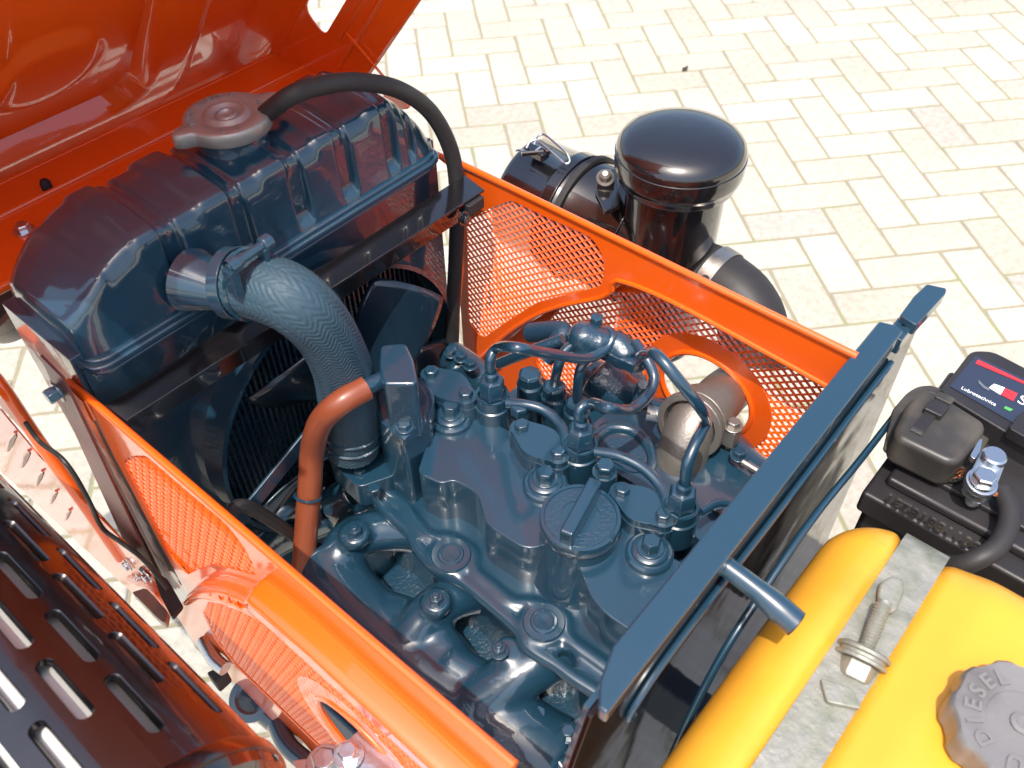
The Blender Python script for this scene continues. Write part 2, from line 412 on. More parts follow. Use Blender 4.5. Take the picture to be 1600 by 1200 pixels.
# front frame of the bonnet bay
ff_ = thing('grille_frame', (.3, .76, .83), 'orange front frame with a nut on it, between raised hood and radiator tank', 'frame')
m = box((.14, .70, .845), (.60, .84, .853)); m.merge(box((.14, .84, .80), (.60, .846, .853))); m.merge(tube([(.14, .70, .851), (.60, .70, .851)], .0045, 10, smooth=False))
m.merge(tube([(.14, .79, .8535), (.60, .79, .8535)], .003, 8, smooth=False))
mk('top_plate', m, ORNG, ff_, bevel=.0012)
a = at(38, 360, z=.8534); bolt(ff_, a, .0065, .006, ZINC, name='hex_nut')
mk('rubber_buffer', lathe([(.005, 0), (.005, .006), (.0035, .009), (0, .009)], at(74, 294, z=.853), n=16), RUB, ff_)
lamp = thing('headlamp', (.12, .72, .75), 'round headlamp with dusty grey rim, cut by the left picture edge', 'headlamp')
c = at(-18, 455, z=.76)
mk('rim', lathe([(.052, 0), (.055, .004), (.052, .012), (.046, .013), (.045, .006)], c, (-.5, -.15, .85), 40), HEAD, lamp)
mk('lens', lathe([(0.0455, .004), (.03, .012), (0, .016)], c, (-.5, -.15, .85), 40), DUST, lamp)
mk('bucket', lathe([(.02, -.05), (.045, -.03), (.052, 0)], c, (-.5, -.15, .85), 40), HEAD, lamp)

# ================================================================== RADIATOR
rad = thing('radiator', (.335, .6, .35), 'blue painted radiator with ribbed header tank behind the fan', 'radiator')
TX0, TX1, TY0, TY1, TZ = .150, .518, .540, .660, .862
def tank_grid():
    NX, NT = 340, 64; vv = []; ff = []
    grooves = [(.243, .012), (.304, .010), (.361, .012), (.412, .012), (.464, .010), (.487, .006)]
    for i in range(NX+1):
        x = TX0+(TX1-TX0)*i/NX
        l, r = (x-TX0), (TX1-x)
        top = TZ + .079*min(sstep(-.02, .05, r), 1)
        if l < .066: top = TZ + .024 + .055*sstep(-.03, .066, l)**.9
        e = min(l/.030, r/.022, 1); ins = .009*(1-math.sqrt(max(0, 1-(1-e)**2)))
        g_ = 0
        for gx, gw in grooves:
            d = abs(x-gx); g_ = max(g_, sstep(gw*.8, gw*.5, d))
        # broad raised bands in between grooves
        band = .5+.5*math.tanh(math.sin((x-.215)/.0285*PI)*3)
        hb = .0065*g_
        y0, y1 = TY0+.002+ins, TY1-.002-ins
        # profile: up the rear face, over the top, down the front face
        P = [(y0, TZ, 0), (y0+.001, TZ+.010, 0), (y0+.002, TZ+.018, 1), (y0+.004, top-.009, 1), (y0+.0065, top-.0025, 1), (y0+.013, top, 1), (y0+.045, top+.003, .8), (y1-.045, top+.003, .8), (y1-.022, top-.001, 1), (y1-.010, top-.008, 1), (y1-.004, TZ+.018, 1), (y1, TZ, 0)]
        seg = [Vector((0, p[0], p[1])) for p in P]; L = [0]
        for k in range(len(seg)-1): L.append(L[-1]+(seg[k+1]-seg[k]).length)
        cy, cz = (y0+y1)/2, TZ+.02
        for t in range(NT+1):
            s = L[-1]*t/NT; k = 0
            while k < len(L)-2 and L[k+1] < s: k += 1
            q = (s-L[k])/max(L[k+1]-L[k], 1e-6); p = seg[k].lerp(seg[k+1], q); wgt = P[k][2]*(1-q)+P[k+1][2]*q
            n_ = Vector((0, p.y-cy, p.z-cz)); n_ = n_.normalized() if n_.length > 0 else Vector((0, 0, 1))
            mid = min(l/.05, r/.035, 1)
            ptop = sstep(top-.02, top-.006, p.z)
            vv.append(Vector((x, 0, 0)) + Vector((0, p.y, p.z)) - n_*(hb*wgt*mid*(1-.45*ptop)) - n_*.0040*(1-band)*ptop*wgt*mid)
    for i in range(NX):
        for t in range(NT): a = i*(NT+1)+t; ff.append([a, a+1, a+NT+2, a+NT+1])
    for i in (0, NX): ff.append([i*(NT+1)+t for t in range(NT+1)])
    return MB().add(vv, ff)
tank = mk('header_tank', tank_grid(), BLUE, rad, sharp=80)
sm = tank.modifiers.new('s', 'SMOOTH'); sm.factor = .5; sm.iterations = 1
seam = fillet([(TX0-.004, TY0-.004, TZ-.003), (TX1+.004, TY0-.004, TZ-.002), (TX1+.004, TY1+.004, TZ-.002), (TX0-.004, TY1+.004, TZ-.002)], .02, 8)
m = prism(seam, (0, 0, .006)); m2 = prism([Vector((.334, .6, 0))+Vector(((p.x-.334)*.985, (p.y-.6)*.955, p.z)) for p in seam], (0, 0, .010)); m3 = prism([p-Vector((0, 0, .006)) for p in m2.v[:len(seam)]], (0, 0, .004))
mk('tank_seam', m.merge(m2).merge(m3), BLUE, rad, bevel=.0022, seg=3)
# faces of the matrix, seen through the shroud
m = MB()
for k in range(58):
    x = .158+k*.00612
    m.merge(box((x, .566, .36), (x+.0022, .60, .868)))
mk('core_tube', m, BLUES, rad, smooth=False, kind='stuff')
m = MB()
for k in range(112):
    z = .37+k*.0045
    m.merge(box((.156, .569+(k % 2)*.0006, z), (.512, .598, z+.0013)))
mk('core_fin', m, BLUES, rad, smooth=False, kind='stuff')
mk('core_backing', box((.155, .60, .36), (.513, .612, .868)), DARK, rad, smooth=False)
for x in (.142, .514): mk('side_channel', box((x, .556, .30), (x+.012, .655, .871)), BLUE, rad, bevel=.001)
# shroud: a plate with a round opening and a turned ring
RCX, RCZ, RR = .352, .668, .150
circ = [(RCX+RR*math.cos(t*2*PI/64), .553, RCZ+RR*math.sin(t*2*PI/64)) for t in range(64)]
mk('fan_shroud', sheet([(.146, .553, .36), (.524, .553, .36), (.524, .553, .858), (.146, .553, .858)], [circ]), BLUE, rad, solid=.0016, smooth=False)
mk('shroud_ring', lathe([(RR+.001, 0), (RR-.001, .012), (RR-.002, .026), (RR+.001, .030), (RR-.0035, .0302), (RR-.0035, 0)], (RCX, .554, RCZ), (0, -1, 0), 80), BLUE, rad)
mk('lower_tank', box((.150, .545, .30), (.518, .66, .362)), BLUE, rad, bevel=.008, seg=4)
# filler neck
NC = at(357, 191, z=.957)-Vector((0, 0, .030))
mk('filler_neck', lathe([(.030, -.004), (.024, .002), (.022, .010), (.022, .024), (.027, .026), (.027, .030)], NC, n=48), BLUE, rad)
# hose outlet on the tank
OUT = at(322, 444, y=.530)
mk('outlet_boss', lathe([(.026, 0), (.024, .004), (.0170, .008), (.0160, .034)], OUT+Vector((-.004, .014, 0)), (.25, -1, .02), 40), BLUE, rad)
# emblem like pressed lump on the left end of the tank
e0 = at(82, 405, z=.915)
m = lathe([(.011, 0), (.010, .0014), (.006, .002), (0, .0016)], e0+Vector((0, 0, .0)), (-.45, -.1, .9), 24); m.merge(lathe([(.008, 0), (.007, .0014), (0, .002)], e0+Vector((.003, .017, .003)), (-.45, -.1, .9), 20))
mk('pressed_mark', m, BLUES, rad)
bolt(rad, at(92, 612, y=.556), .006, .008, BLUE, ax=(-1, 0, 0))
# cap (two ears, pressed rings, raised print)
cap = thing('radiator_cap', NC+Vector((0, 0, .03)), None, None, parent=rad)
cc = NC+Vector((0, 0, .030)); ear = (at(432, 158, z=.975)-at(283, 220, z=.975)).normalized()
ol = []
for k in range(120):
    t = 2*PI*k/120; d = Vector((math.cos(t), math.sin(t), 0)); al = abs(d.dot(ear))
    r = .0345 + .013*math.exp(-((1-al)/.018)**1.3); ol.append((d, r))
def cap_ring(s, z, pull=0): return [cc+d*(r*s) + Vector((0, 0, z)) for d, r in ol]
rings = [(.95, -.004), (1.0, -.003), (1.0, .006), (.985, .0078), (.94, .0086)]
m = MB(); v = []; f = []
for s, z in rings: v += cap_ring(s, z)
def circ_ring(r, z): return [cc+d*r+Vector((0, 0, z)) for d, _ in ol]
for r, z in [(.0215, .0078), (.020, .0066), (.0182, .0070), (.0165, .0098), (.0145, .0104), (.0125, .0094), (.0105, .0066), (.0088, .0066), (.0078, .0084), (.0062, .0086), (.0048, .0064), (.003, .006), (.0002, .006)]: v += circ_ring(r, z)
K = 120; nr = len(v)//K
for j in range(nr-1):
    for i in range(K): f.append([j*K+i, j*K+(i+1) % K, (j+1)*K+(i+1) % K, (j+1)*K+i])
mk('cap_plate', m.add(v, f), CAPM, cap, sharp=60)
lm = ring_text('OPEN SLOWLY', cc+Vector((0, 0, .0082)), (0, 0, 1), .0275, .0062, 0, 0)
lm = MB()
def ring_letters(body, c, r, size, t0, dt, depth=.0009, flip=False, bold=0):
    m = MB()
    for i, chh in enumerate(body):
        if chh == ' ': continue
        t = t0+dt*i; rad_ = Vector((math.cos(t), math.sin(t), 0)); tan = Vector((math.sin(t), -math.cos(t), 0))
        if flip: rad_f, tan_f = -rad_, -tan
        else: rad_f, tan_f = rad_, tan
        m.merge(text_mb(chh, size, depth, bold), frame(Vector(c)+rad_*r, tan_f, rad_f, (0, 0, 1)))
    return m
lm.merge(ring_letters('TURN SLOWLY', cc+Vector((0, 0, .0083)), .0278, .0068, 2.9, -.21))
lm.merge(ring_letters('0.9', cc+Vector((0, 0, .0083)), .0278, .0060, -2.3, .20, flip=True))
lm.merge(ring_letters('CLOSE', cc+Vector((0, 0, .0083)), .0278, .0058, -.2, -.17))
mk('pressed_letters', lm, CAPM, cap, smooth=False, recalc=False)
mk('cap_seal', lathe([(.019, -.016), (.019, .002)], cc, n=32), CAPM, cap)

# overflow hose
h = thing('overflow_hose', at(715, 420, y=.50), 'thin black rubber overflow hose arching from radiator cap to the right side', 'hose')
mk('hose', tube([NC+Vector((.022, .0, .018)), at(450, 152, y=.556), at(500, 134, y=.553), at(560, 128, y=.548), at(625, 141, y=.542), at(675, 178, y=.536), at(706, 240, y=.531), at(714, 310, y=.528), at(712, 400, y=.526), at(708, 480, y=.524), at(706, 560, y=.522)], .0076, 20), RUB, h)

# cross bar
cb = thing('cross_bar', (.33, .49, .835), 'glossy black angle bar crossing the bay between both orange side panels', 'bar')
q = [at(163, 633, z=.842), at(197, 657, z=.842), at(757, 296, z=.842), at(726, 273, z=.842)]
mk('top_flange', prism(q, (0, 0, -.003)), BLK, cb, bevel=.0008)
mk('rear_flange', prism([q[1]+Vector((0.002, .0035, -.0032)), q[2]+Vector((-.004, .0035, -.0032)), q[2]+Vector((-.004, .0065, -.0032)), q[1]+Vector((.002, .0065, -.0032))], (0, 0, -.018)), BLK, cb, bevel=.0006)
mk('rubber_block', prism(fillet([q[2]+Vector((-.004, -.004, -.004)), q[2]+Vector((-.004, .010, -.004)), q[2]+Vector((-.026, .010, -.004)), q[2]+Vector((-.026, -.004, -.004))], .003), (0, 0, -.012)), RUB, cb, bevel=.001)
bolt(cb, q[2]+Vector((-.034, -.003, -.012)), .005, .005, BLK, ax=(0, -1, 0))

# big braided hose
bh = thing('radiator_hose', at(480, 470, y=.46), 'thick braided top hose, painted blue, curving from radiator tank to engine', 'hose')
hp = smooth_path([at(356, 442, y=.508), at(408, 448, y=.480), at(462, 472, y=.452), at(508, 520, y=.444), at(536, 580, y=.446), at(546, 640, y=.449), at(551, 700, y=.452)], .0008)
N = len(hp); nr_ = 176; v = []; f = []
u = None; s_ = 0
for i in range(N):
    T = (hp[min(i+1, N-1)]-hp[max(i-1, 0)]).normalized()
    u = (basis(T)[0] if u is None else (u-T*u.dot(T)).normalized()); w_ = T.cross(u)
    if i: s_ += (hp[i]-hp[i-1]).length
    R0 = .0238 + .0010*math.sin(s_*40)
    if s_ < .012: R0 -= .002*(1-s_/.012)
    for k in range(nr_):
        t = 2*PI*k/nr_; col = k/nr_*20; fr = col % 1; sl = fr if int(col) % 2 == 0 else 1-fr
        ph = s_/.0038 + sl*1.6 + .5*noise.noise(Vector((s_*60, col*.6, 3))); rid = abs(math.sin(PI*ph))**.7; edge = min(fr, 1-fr)
        d = .0010*rid*min(1, edge*9+.35) + .0002*noise.noise(Vector((s_*700, col*3, 0)))
        v.append(hp[i]+(u*math.cos(t)+w_*math.sin(t))*(R0+d))
for i in range(N-1):
    for k in range(nr_): k2 = (k+1) % nr_; f.append([i*nr_+k, i*nr_+k2, (i+1)*nr_+k2, (i+1)*nr_+k])
f.append(list(range(nr_))[::-1]); f.append([(N-1)*nr_+k for k in range(nr_)])
mk('hose', MB().add(v, f), BLUEH, bh, sharp=80)
def clamp(name, parent, idx, r, w_, material, screw=None, path=None):
    path = path or hp; c = path[idx]; T = (path[idx+2]-path[idx-2]).normalized()
    mk(name, lathe([(r, -w_/2), (r+.0016, -w_/2), (r+.0016, w_/2), (r, w_/2)], c, T, 56), material, parent, bevel=.0005)
    return c, T
def find(path, target): return min(range(2, len(path)-2), key=lambda i: (path[i]-Vector(target)).length)
i1 = 12
c, T = clamp('hose_clamp', bh, i1, .0262, .010, BLUE)
mk('clamp_bead', lathe([(.0262, -.0012), (.0282, 0), (.0262, .0012)], hp[i1+12], T, 48), BLUE, bh)
for j in (N-26, N-40): cT = (hp[j+2]-hp[j-2]).normalized(); mk('wire_clip', lathe([(.0252, -.0008), (.0270, 0), (.0252, .0008)], hp[j], cT, 48), BLUE, bh)
# clamp screw on top: barrel, screw and lugs
s0 = at(356, 420, z=.938); s1 = at(418, 378, z=.938); dn = (s1-s0).normalized()
m = lathe([(.0062, 0), (.0062, .008), (.0045, .009), (.0045, .012)], s0, dn, 20); m.merge(tube([s0, s1], .0036, 14, smooth=False)); m.merge(lathe([(.0045, 0), (.0062, .001), (.0062, .008), (.005, .009), (0, .009)], s1-dn*.006, dn, 20))
m.merge(obox(s0+Vector((.001, 0, -.012)), dn, (0, 0, 1), dn.cross(Vector((0, 0, 1))), (.007, .022, .010))); m.merge(obox(s1+Vector((-.002, 0, -.012))-dn*.004, dn, (0, 0, 1), dn.cross(Vector((0, 0, 1))), (.004, .022, .010)))
mk('clamp_screw', m, BLUE, bh, bevel=.0006)

# ================================================================== FAN
fan = thing('cooling_fan', (RCX, .505, RCZ), 'blue cooling fan with broad pitched blades in front of the radiator core', 'fan')
for k in range(5):
    a0 = math.radians(52+72*k); v = []; f = []
    NR, NW = 14, 12
    for i in range(NR+1):
        r = .032+(.138-.032)*i/NR; wd = (.20+.30*math.sin(PI*min(i/NR*.62+.2, 1)))*1.05
        for j in range(NW+1):
            q = j/NW-.5; a = a0+q*wd*1.35*(.8 if i < 2 else 1); y = .505 + q*.052*(1-.35*i/NR) + .010*(q*q*4)*.5
            v.append(Vector((RCX+r*math.cos(a), y, RCZ+r*math.sin(a))))
    for i in range(NR):
        for j in range(NW): a = i*(NW+1)+j; f.append([a, a+1, a+NW+2, a+NW+1])
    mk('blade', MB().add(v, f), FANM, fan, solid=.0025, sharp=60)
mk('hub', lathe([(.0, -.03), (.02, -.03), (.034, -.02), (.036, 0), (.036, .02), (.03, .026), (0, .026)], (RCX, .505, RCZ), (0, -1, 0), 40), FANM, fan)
for k in range(4):
    t = k*PI/2+.5; bolt(fan, (RCX+.022*math.cos(t), .479, RCZ+.022*math.sin(t)), .005, .004, BLUE, ax=(0, -1, 0))

# ================================================================== SIDE PANELS
def expanded(outline, x, mirror, pitch_y, pitch_z, strand, depth=.0012, curve=None, excl=None, grid=False):
    """expanded metal: crossing strands clipped to the outline (y,z)"""
    m = MB(); ys = [p[0] for p in outline]; zs = [p[1] for p in outline]
    y0, y1, z0, z1 = min(ys)-pitch_y, max(ys)+pitch_y, min(zs)-pitch_z, max(zs)+pitch_z
    ny = int((y1-y0)/pitch_y)+1; nz = int((z1-z0)/(pitch_z/2))+1
    node = lambda i, j: (y0+i*pitch_y+(pitch_y/2 if j % 2 else 0), z0+j*pitch_z/2)
    for j in range(nz):
        for i in range(ny):
            a = node(i, j); ia = inpoly(*a, outline)
            if grid: nb = ((a[0]+pitch_y/2, a[1]), (a[0]-pitch_y/2, a[1]), (a[0], a[1]+pitch_z/2))
            else: nb = (node(i, j+1), node(i-1, j+1)) if j % 2 == 0 else (node(i+1, j+1), node(i, j+1))
            for b in nb:
                if not (ia or inpoly(*b, outline)): continue
                if excl and math.hypot(a[0]-excl[0], a[1]-excl[1]) < excl[2]: continue
                dy, dz = b[0]-a[0], b[1]-a[1]; L = math.hypot(dy, dz); ny_, nz_ = -dz/L*strand/2, dy/L*strand/2
                xo = curve(a[0], a[1]) if curve else 0
                tw = .0005*(1 if (dy > 0) else -1)
                vv = []
                for (py, pz) in (a, b):
                    for s, t in ((1, -1), (1, 1), (-1, 1), (-1, -1)):
                        vv.append((x+xo+t*depth/2+tw*s, py+ny_*s, pz+nz_*s))
                m.add(vv, [[0, 1, 5, 4], [1, 2, 6, 5], [2, 3, 7, 6], [3, 0, 4, 7]])
    return m
def yz(l, x): return [(p.y, p.z) for p in pts(l, x=x)]
upper = [(729, 350), (745, 337), (766, 325), (800, 312), (850, 337), (925, 370), (942, 397), (946, 425), (939, 447), (890, 459), (840, 472), (800, 497), (757, 527), (745, 520), (733, 502)]
UP = yz(upper, .547)
STEP = yz([(1060, 475), (965, 437), (958, 452), (940, 464), (907, 471), (875, 478), (840, 491), (800, 515), (762, 548), (735, 575)], .547)   # where the panel steps outward
def side_panel(x, o, label, lab_mesh, pitch):
    """x = plane of the sheet, o = +1 / -1: the way out of the bay"""
    T = thing('side_panel', (x, .33, .62), label, 'side panel', 'orange perforated panels along both sides of the engine')
    L = lambda l, xx: [Vector((xx, y, z)) for y, z in l]
    top = .840
    band = .797
    # flat sheet, cut away below the step line
    outer = [(.556, top-.012), (.546, top-.002), (.125, top), (.125, band)] + STEP[0:] + [(.545, .50), (.556, .50)]
    mk('panel_sheet', sheet(L(outer, x), [fillet(L(UP, x), .006, 2)]), ORNG, T, solid=.0016, smooth=False)
    # folded lip on top and turned ends
    m = tube([(x, .125, top), (x, .543, top), (x, .554, top-.008), (x, .556, top-.03)], .0032, 12, step=.01)
    mk('folded_lip', m, ORNG, T)
    # the step: a wall going outward along the curve
    v = []; n = len(STEP); dx = .021*o
    cur = smooth_path([Vector((x, .125, band)), *[Vector((x, y, z)) for y, z in STEP]], .006)
    f = []
    for p in cur:
        for k in range(7):
            t = k/6*PI/2; v.append(p+Vector((dx*math.sin(t)*1.0, 0, 0))+Vector((0, -.004, -.004))*(1-math.cos(t)))
    for i in range(len(cur)-1):
        for k in range(6): a = i*7+k; f.append([a, a+1, a+8, a+7])
    mk('stepped_rim', MB().add(v, f), ORNG, T, solid=.0014, sharp=50)
    mk('rim_bead', tube([p+Vector((-.001*o, 0, 0)) for p in cur], .0024, 8, smooth=False), ORNG, T)
    # lower sheet, proud of the upper one, with its own perforated fields
    X2 = x+dx
    st2 = [(y-.004, z-.004) for y, z in STEP]
    hcy, hcz = .250, .694
    hole = [(hcy+.050*math.cos(t*2*PI/40), hcz+.047*math.sin(t*2*PI/40)) for t in range(40)]
    hring = [(hcy+.070*math.cos(t*2*PI/40), hcz+.068*math.sin(t*2*PI/40)) for t in range(40)]
    f1 = [(.135, .785), (.325, .782), (.375, .755), (.43, .700), (.455, .655), (.46, .60), (.44, .575), (.135, .575)]
    low = [(.125, band-.004)] + st2 + [(.53, .50), (.125, .50)]
    mk('lower_sheet', sheet(L(low, X2), [L(f1, X2)]), ORNG, T, solid=.0014, smooth=False)
    mk('opening_ring', sheet(L(hring, X2-.0012*o), [L(hole, X2-.0012*o)]), ORNG, T, solid=.0014, smooth=False)
    m = tube([Vector((X2-.0015*o, y, z)) for y, z in hole], .003, 8, smooth=False, closed=True); m.merge(tube([Vector((X2-.001*o, y, z)) for y, z in f1], .0016, 6, smooth=False, closed=True))
    mk('opening_rim', m, ORNG, T)
    io = .0012 if o > 0 else .0014; gd = o < 0
    g1 = expanded(UP, x+io, 1, *pitch, grid=gd); mk('upper_mesh', g1, ORNG, T, smooth=False, recalc=False)
    g2 = expanded(f1, X2+io, 1, *pitch, excl=(hcy, hcz, .054), grid=gd); mk('lower_mesh', g2, ORNG, T, smooth=False, recalc=False)
    return T
side_panel(.547, 1, 'orange mesh side panel beyond the engine, in front of the black air cleaner', '', (.0112, .0086, .0012))
npnl = side_panel(.139, -1, 'sunlit orange perforated side panel between the engine and the slotted heat shield', '', (.0095, .0190, .0030))
# tongue of the near panel that carries the cross bar

# ================================================================== FIREWALL
fw = thing('bulkhead', (.43, .12, .5), 'blue topped bulkhead plate between the engine and the yellow fuel tank', 'bulkhead')
ZT = .84
tp = [(.194, .104), (.207, .104), (.620, .104), (.608, .127), (.222, .127), (.204, .119), (.196, .114)]
a_ = [Vector((p[0], p[1], ZT)) for p in [(.194, .104), (.598, .110), (.600, .118), (.596, .1300), (.230, .1265), (.207, .119), (.194, .110)]]
mk('top_flange', prism(a_, (0, 0, -.014)), BLUE, fw, bevel=.0022, seg=4)
tab = [at(1406, 492, z=.838), at(1428, 462, z=.838), at(1448, 443, z=.838), at(1480, 450, z=.838), at(1478, 458, z=.838), at(1432, 508, z=.838)]
mk('end_tab', prism(fillet(tab, .002, 2), (0, 0, -.012)), BLUE, fw, bevel=.0012)
mk('tab_web', box((.596, .108, .815), (.622, .122, .831)), BLUE, fw, bevel=.001)
rf = [(.196, .80), (.196, ZT-.003), (.665, ZT-.005), (.668, ZT-.012), (.668, .40), (.21, .40), (.175, .72)]
mk('rear_face', prism([Vector((p[0], .1125, p[1])) for p in [(.192, .825), (.196, ZT-.0145), (.598, ZT-.0145), (.62, ZT-.006), (.664, ZT-.012), (.668, .40), (.17, .40), (.172, .76)]], (0, .004, 0)), FWB, fw, bevel=.0008)
mk('front_face', prism([Vector((p[0], .1168, p[1])) for p in [(.196, ZT-.0145), (.598, ZT-.0145), (.660, ZT-.014), (.664, .40), (.174, .40), (.176, .76)]], (0, .004, 0)), BLUE, fw)
rl = [(.602, .1100, .800), (.54, .1100, .797), (.47, .1100, .790), (.40, .1100, .785), (.33, .1100, .782), (.27, .1100, .774), (.243, .1100, .762), (.236, .1100, .750), (.243, .1100, .744)]
mk('pressed_bead', tube(rl, .0026, 10), BLUE, fw)
m = tube([(.66, .098, .70), (.56, .096, .72), (.47, .095, .74), (.40, .094, .73), (.34, .094, .70), (.30, .094, .62), (.28, .094, .5)], .0032, 12)
o = thing('bulkhead_pipe', (.45, .095, .72), 'thin blue pipe running down the dark rear face of the bulkhead', 'pipe'); mk('pipe', m, BLUE, o)
# rod that points over the fuel tank
rd = thing('release_rod', at(1130, 880, z=.818), 'short blue round rod pointing from the bulkhead over the yellow tank', 'rod')
a, b = at(1128, 880, z=.818), at(1243, 974, z=.806)
mk('rod', tube([a+(a-b).normalized()*.015, a, a.lerp(b, .5)+Vector((0, 0, .002)), b], lambda t: .0072 if t < .55 else .0072+.0022*min((t-.55)/.25, 1), 24, step=.003), BLUE, rd, bevel=0)
dd = (b-a).normalized(); mk('end_face', lathe([(.0093, 0), (.0093, .001), (.007, .0016), (0, .0016)], b, dd, 24), RUB, rd)

# ================================================================== FUEL TANK
ft = thing('fuel_tank', (.38, -.03, .45), 'translucent yellow plastic fuel tank behind the bulkhead', 'fuel tank')
def rbox(lo, hi, r):
    return box(lo, hi)
m = box((.20, -.22, .42), (.530, .078, .748))
# shape by a grid so that the shoulders and the strap channel are soft
def tank_surface():
    NXg, NYg = 120, 130; v = []; f = []
    X0, X1, Y0, Y1 = .165, .503, -.26, .080
    def height(x, y):
        dx = min(x-X0, X1-x); dy = min(y-Y0, Y1-y)
        r = .042
        # rounded vertical shoulders
        cx = max(r-dx, 0); cy = max(r*1.0-dy, 0); d = math.hypot(cx, cy)
        edge = r-math.sqrt(max(r*r-d*d, 0)) if d < r else r
        z = .757-edge
        ch_ = sstep(.021, .016, abs(y-.0155)); z -= .010*ch_
        z += .008*sstep(-.006, -.04, y)
        z += .006*math.exp(-((x-.36)/.12)**2)*sstep(0, .05, y)
        return z
    for i in range(NXg+1):
        for j in range(NYg+1):
            # parameter warped so that the rim is densely sampled
            fx = .5-.5*math.cos(PI*i/NXg); fy = .5-.5*math.cos(PI*j/NYg)
            x = X0+(X1-X0)*fx; y = Y0+(Y1-Y0)*fy
            cx = (X0+X1)/2; cy = (Y0+Y1)/2
            # round the plan corners
            R = .05; ex = min(x-X0, X1-x); ey = min(y-Y0, Y1-y)
            if ex < R and ey < R:
                sx = 1 if x > cx else -1; sy = 1 if y > cy else -1; ox = (X1-R if sx > 0 else X0+R); oy = (Y1-R if sy > 0 else Y0+R)
                dx, dy = x-ox, y-oy; mx = max(abs(dx), abs(dy)); h_ = math.hypot(dx, dy)
                if h_ > 1e-6: x, y = ox+dx*mx/h_, oy+dy*mx/h_; e = R-mx; 
                xx, yy = x, y
                dd_ = R-mx
                r = .042; d = max(r-dd_, 0); z = .757-(r-math.sqrt(max(r*r-d*d, 0)))
                z -= .010*sstep(.021, .016, abs(y-.0155)); z += .006*math.exp(-((x-.36)/.12)**2)*sstep(0, .05, y)
            else: z = height(x, y)
            v.append(Vector((x, y, z)))
    for i in range(NXg):
        for j in range(NYg): a = i*(NYg+1)+j; f.append([a, a+1, a+NYg+2, a+NYg+1])
    ring = [i*(NYg+1) for i in range(NXg+1)]+[NXg*(NYg+1)+j for j in range(1, NYg+1)]+[i*(NYg+1)+NYg for i in range(NXg-1, -1, -1)]+[j for j in range(NYg-1, 0, -1)]
    base = len(v)
    for k in ring: v.append(Vector((v[k].x, v[k].y, .45)))
    n = len(ring)
    for k in range(n): f.append([ring[k], ring[(k+1) % n], base+(k+1) % n, base+k])
    return MB().add(v, f)
tk = mk('tank_shell', tank_surface(), YEL, ft, sharp=70)
sm = tk.modifiers.new('s', 'SMOOTH'); sm.factor = .5; sm.iterations = 8
fc = at(1598, 1130, z=.792)
mk('filler_neck', lathe([(.040, -.055), (.036, -.045), (.034, -.02), (.034, -.008)], fc, n=48), YEL, ft)
fcap = thing('fuel_cap', fc, None, None, parent=ft)
v = []; f = []; K = 144; RC = .0405
prof_ = [(.93, -.024, 1), (1.0, -.022, 1), (1.0, -.004, 1), (.985, 0, .8), (.95, .0015, .5), (.90, .0012, 0), (.52, .0002, 0), (.50, -.0012, 0), (.02, -.0012, 0)]
for s, z, fl in prof_:
    for k in range(K):
        t = 2*PI*k/K; lob = 1+.035*fl*math.tanh(math.cos(10*t)*2.2); v.append(fc+Vector((math.cos(t)*RC*s*lob, math.sin(t)*RC*s*lob, z)))
for j in range(len(prof_)-1):
    for k in range(K): f.append([j*K+k, j*K+(k+1) % K, (j+1)*K+(k+1) % K, (j+1)*K+k])
mk('cap_body', MB().add(v, f), LEAD, fcap, sharp=40)
mk('raised_letters', ring_letters('U DIESEL', fc+Vector((0, 0, .0008)), .0285, .0140, math.atan2(*[(at(1552, 1185, z=fc.z)-fc)[i] for i in (1, 0)])+.35, -.36, .0012, bold=.0004), LEAD, fcap, smooth=False, recalc=False)
mk('centre_mark', lathe([(.007, -.001), (.007, .0006), (.004, .0012), (.003, 0), (0, 0)], fc, n=24), LEAD, fcap)
# strap
stp = thing('tank_strap', (.38, .018, .752), 'weathered zinc hold-down strap lying across the yellow fuel tank', 'strap')
q0, q1 = at(1400, 838, z=.752), at(1482, 880, z=.752); r0, r1 = at(1185, 1200, z=.752), at(1292, 1200, z=.752)
S = [Vector((.510, .037, .700)), Vector((.505, .037, .730)), Vector((.488, .037, .7502)), Vector((.44, .037, .7535)), Vector((.36, .037, .7545)), Vector((.23, .037, .7545)), Vector((.17, .037, .745)), Vector((.16, .037, .70))]
SP = smooth_path(S, .006); v = []; f = []
for p in SP:
    p = p-Vector((0, .005, 0)); v += [p, p-Vector((0, .034, 0)), p-Vector((0, .034, .002)), p-Vector((0, 0, .002))]
for i in range(len(SP)-1):
    for k in range(4): f.append([4*i+k, 4*i+(k+1) % 4, 4*i+4+(k+1) % 4, 4*i+4+k])
mk('band', MB().add(v, f), GALV, stp, sharp=50)
sb = at(1350, 1020, z=.757)
axs = Vector((.75, .12, .35)).normalized()
mk('tension_bolt', lathe([(.0125, -.020), (.0135, -.017), (.0135, -.008), (.012, -.007)], sb, axs, 6), GALV, stp, bevel=.0008)
mk('lock_washer', lathe([(.010, -.007), (.0175, -.007), (.0175, -.0045), (.0155, -.004), (.0155, -.0015), (.018, -.001), (.018, .0015), (.015, .003), (.009, .004)], sb, axs, 36), GALV, stp, bevel=.0004)
rp = [(.0058, .003)]
for k in range(14): rp += [(.0058, .004+k*.0024), (.0048, .0052+k*.0024)]
rp += [(.0045, .039), (0, .039)]
mk('threaded_stud', lathe(rp, sb, axs, 20), GALV, stp)
lug = [at(p[0], p[1], z=.7565) for p in ((1372, 915), (1392, 905), (1408, 912), (1410, 930), (1396, 962), (1378, 960), (1368, 940))]
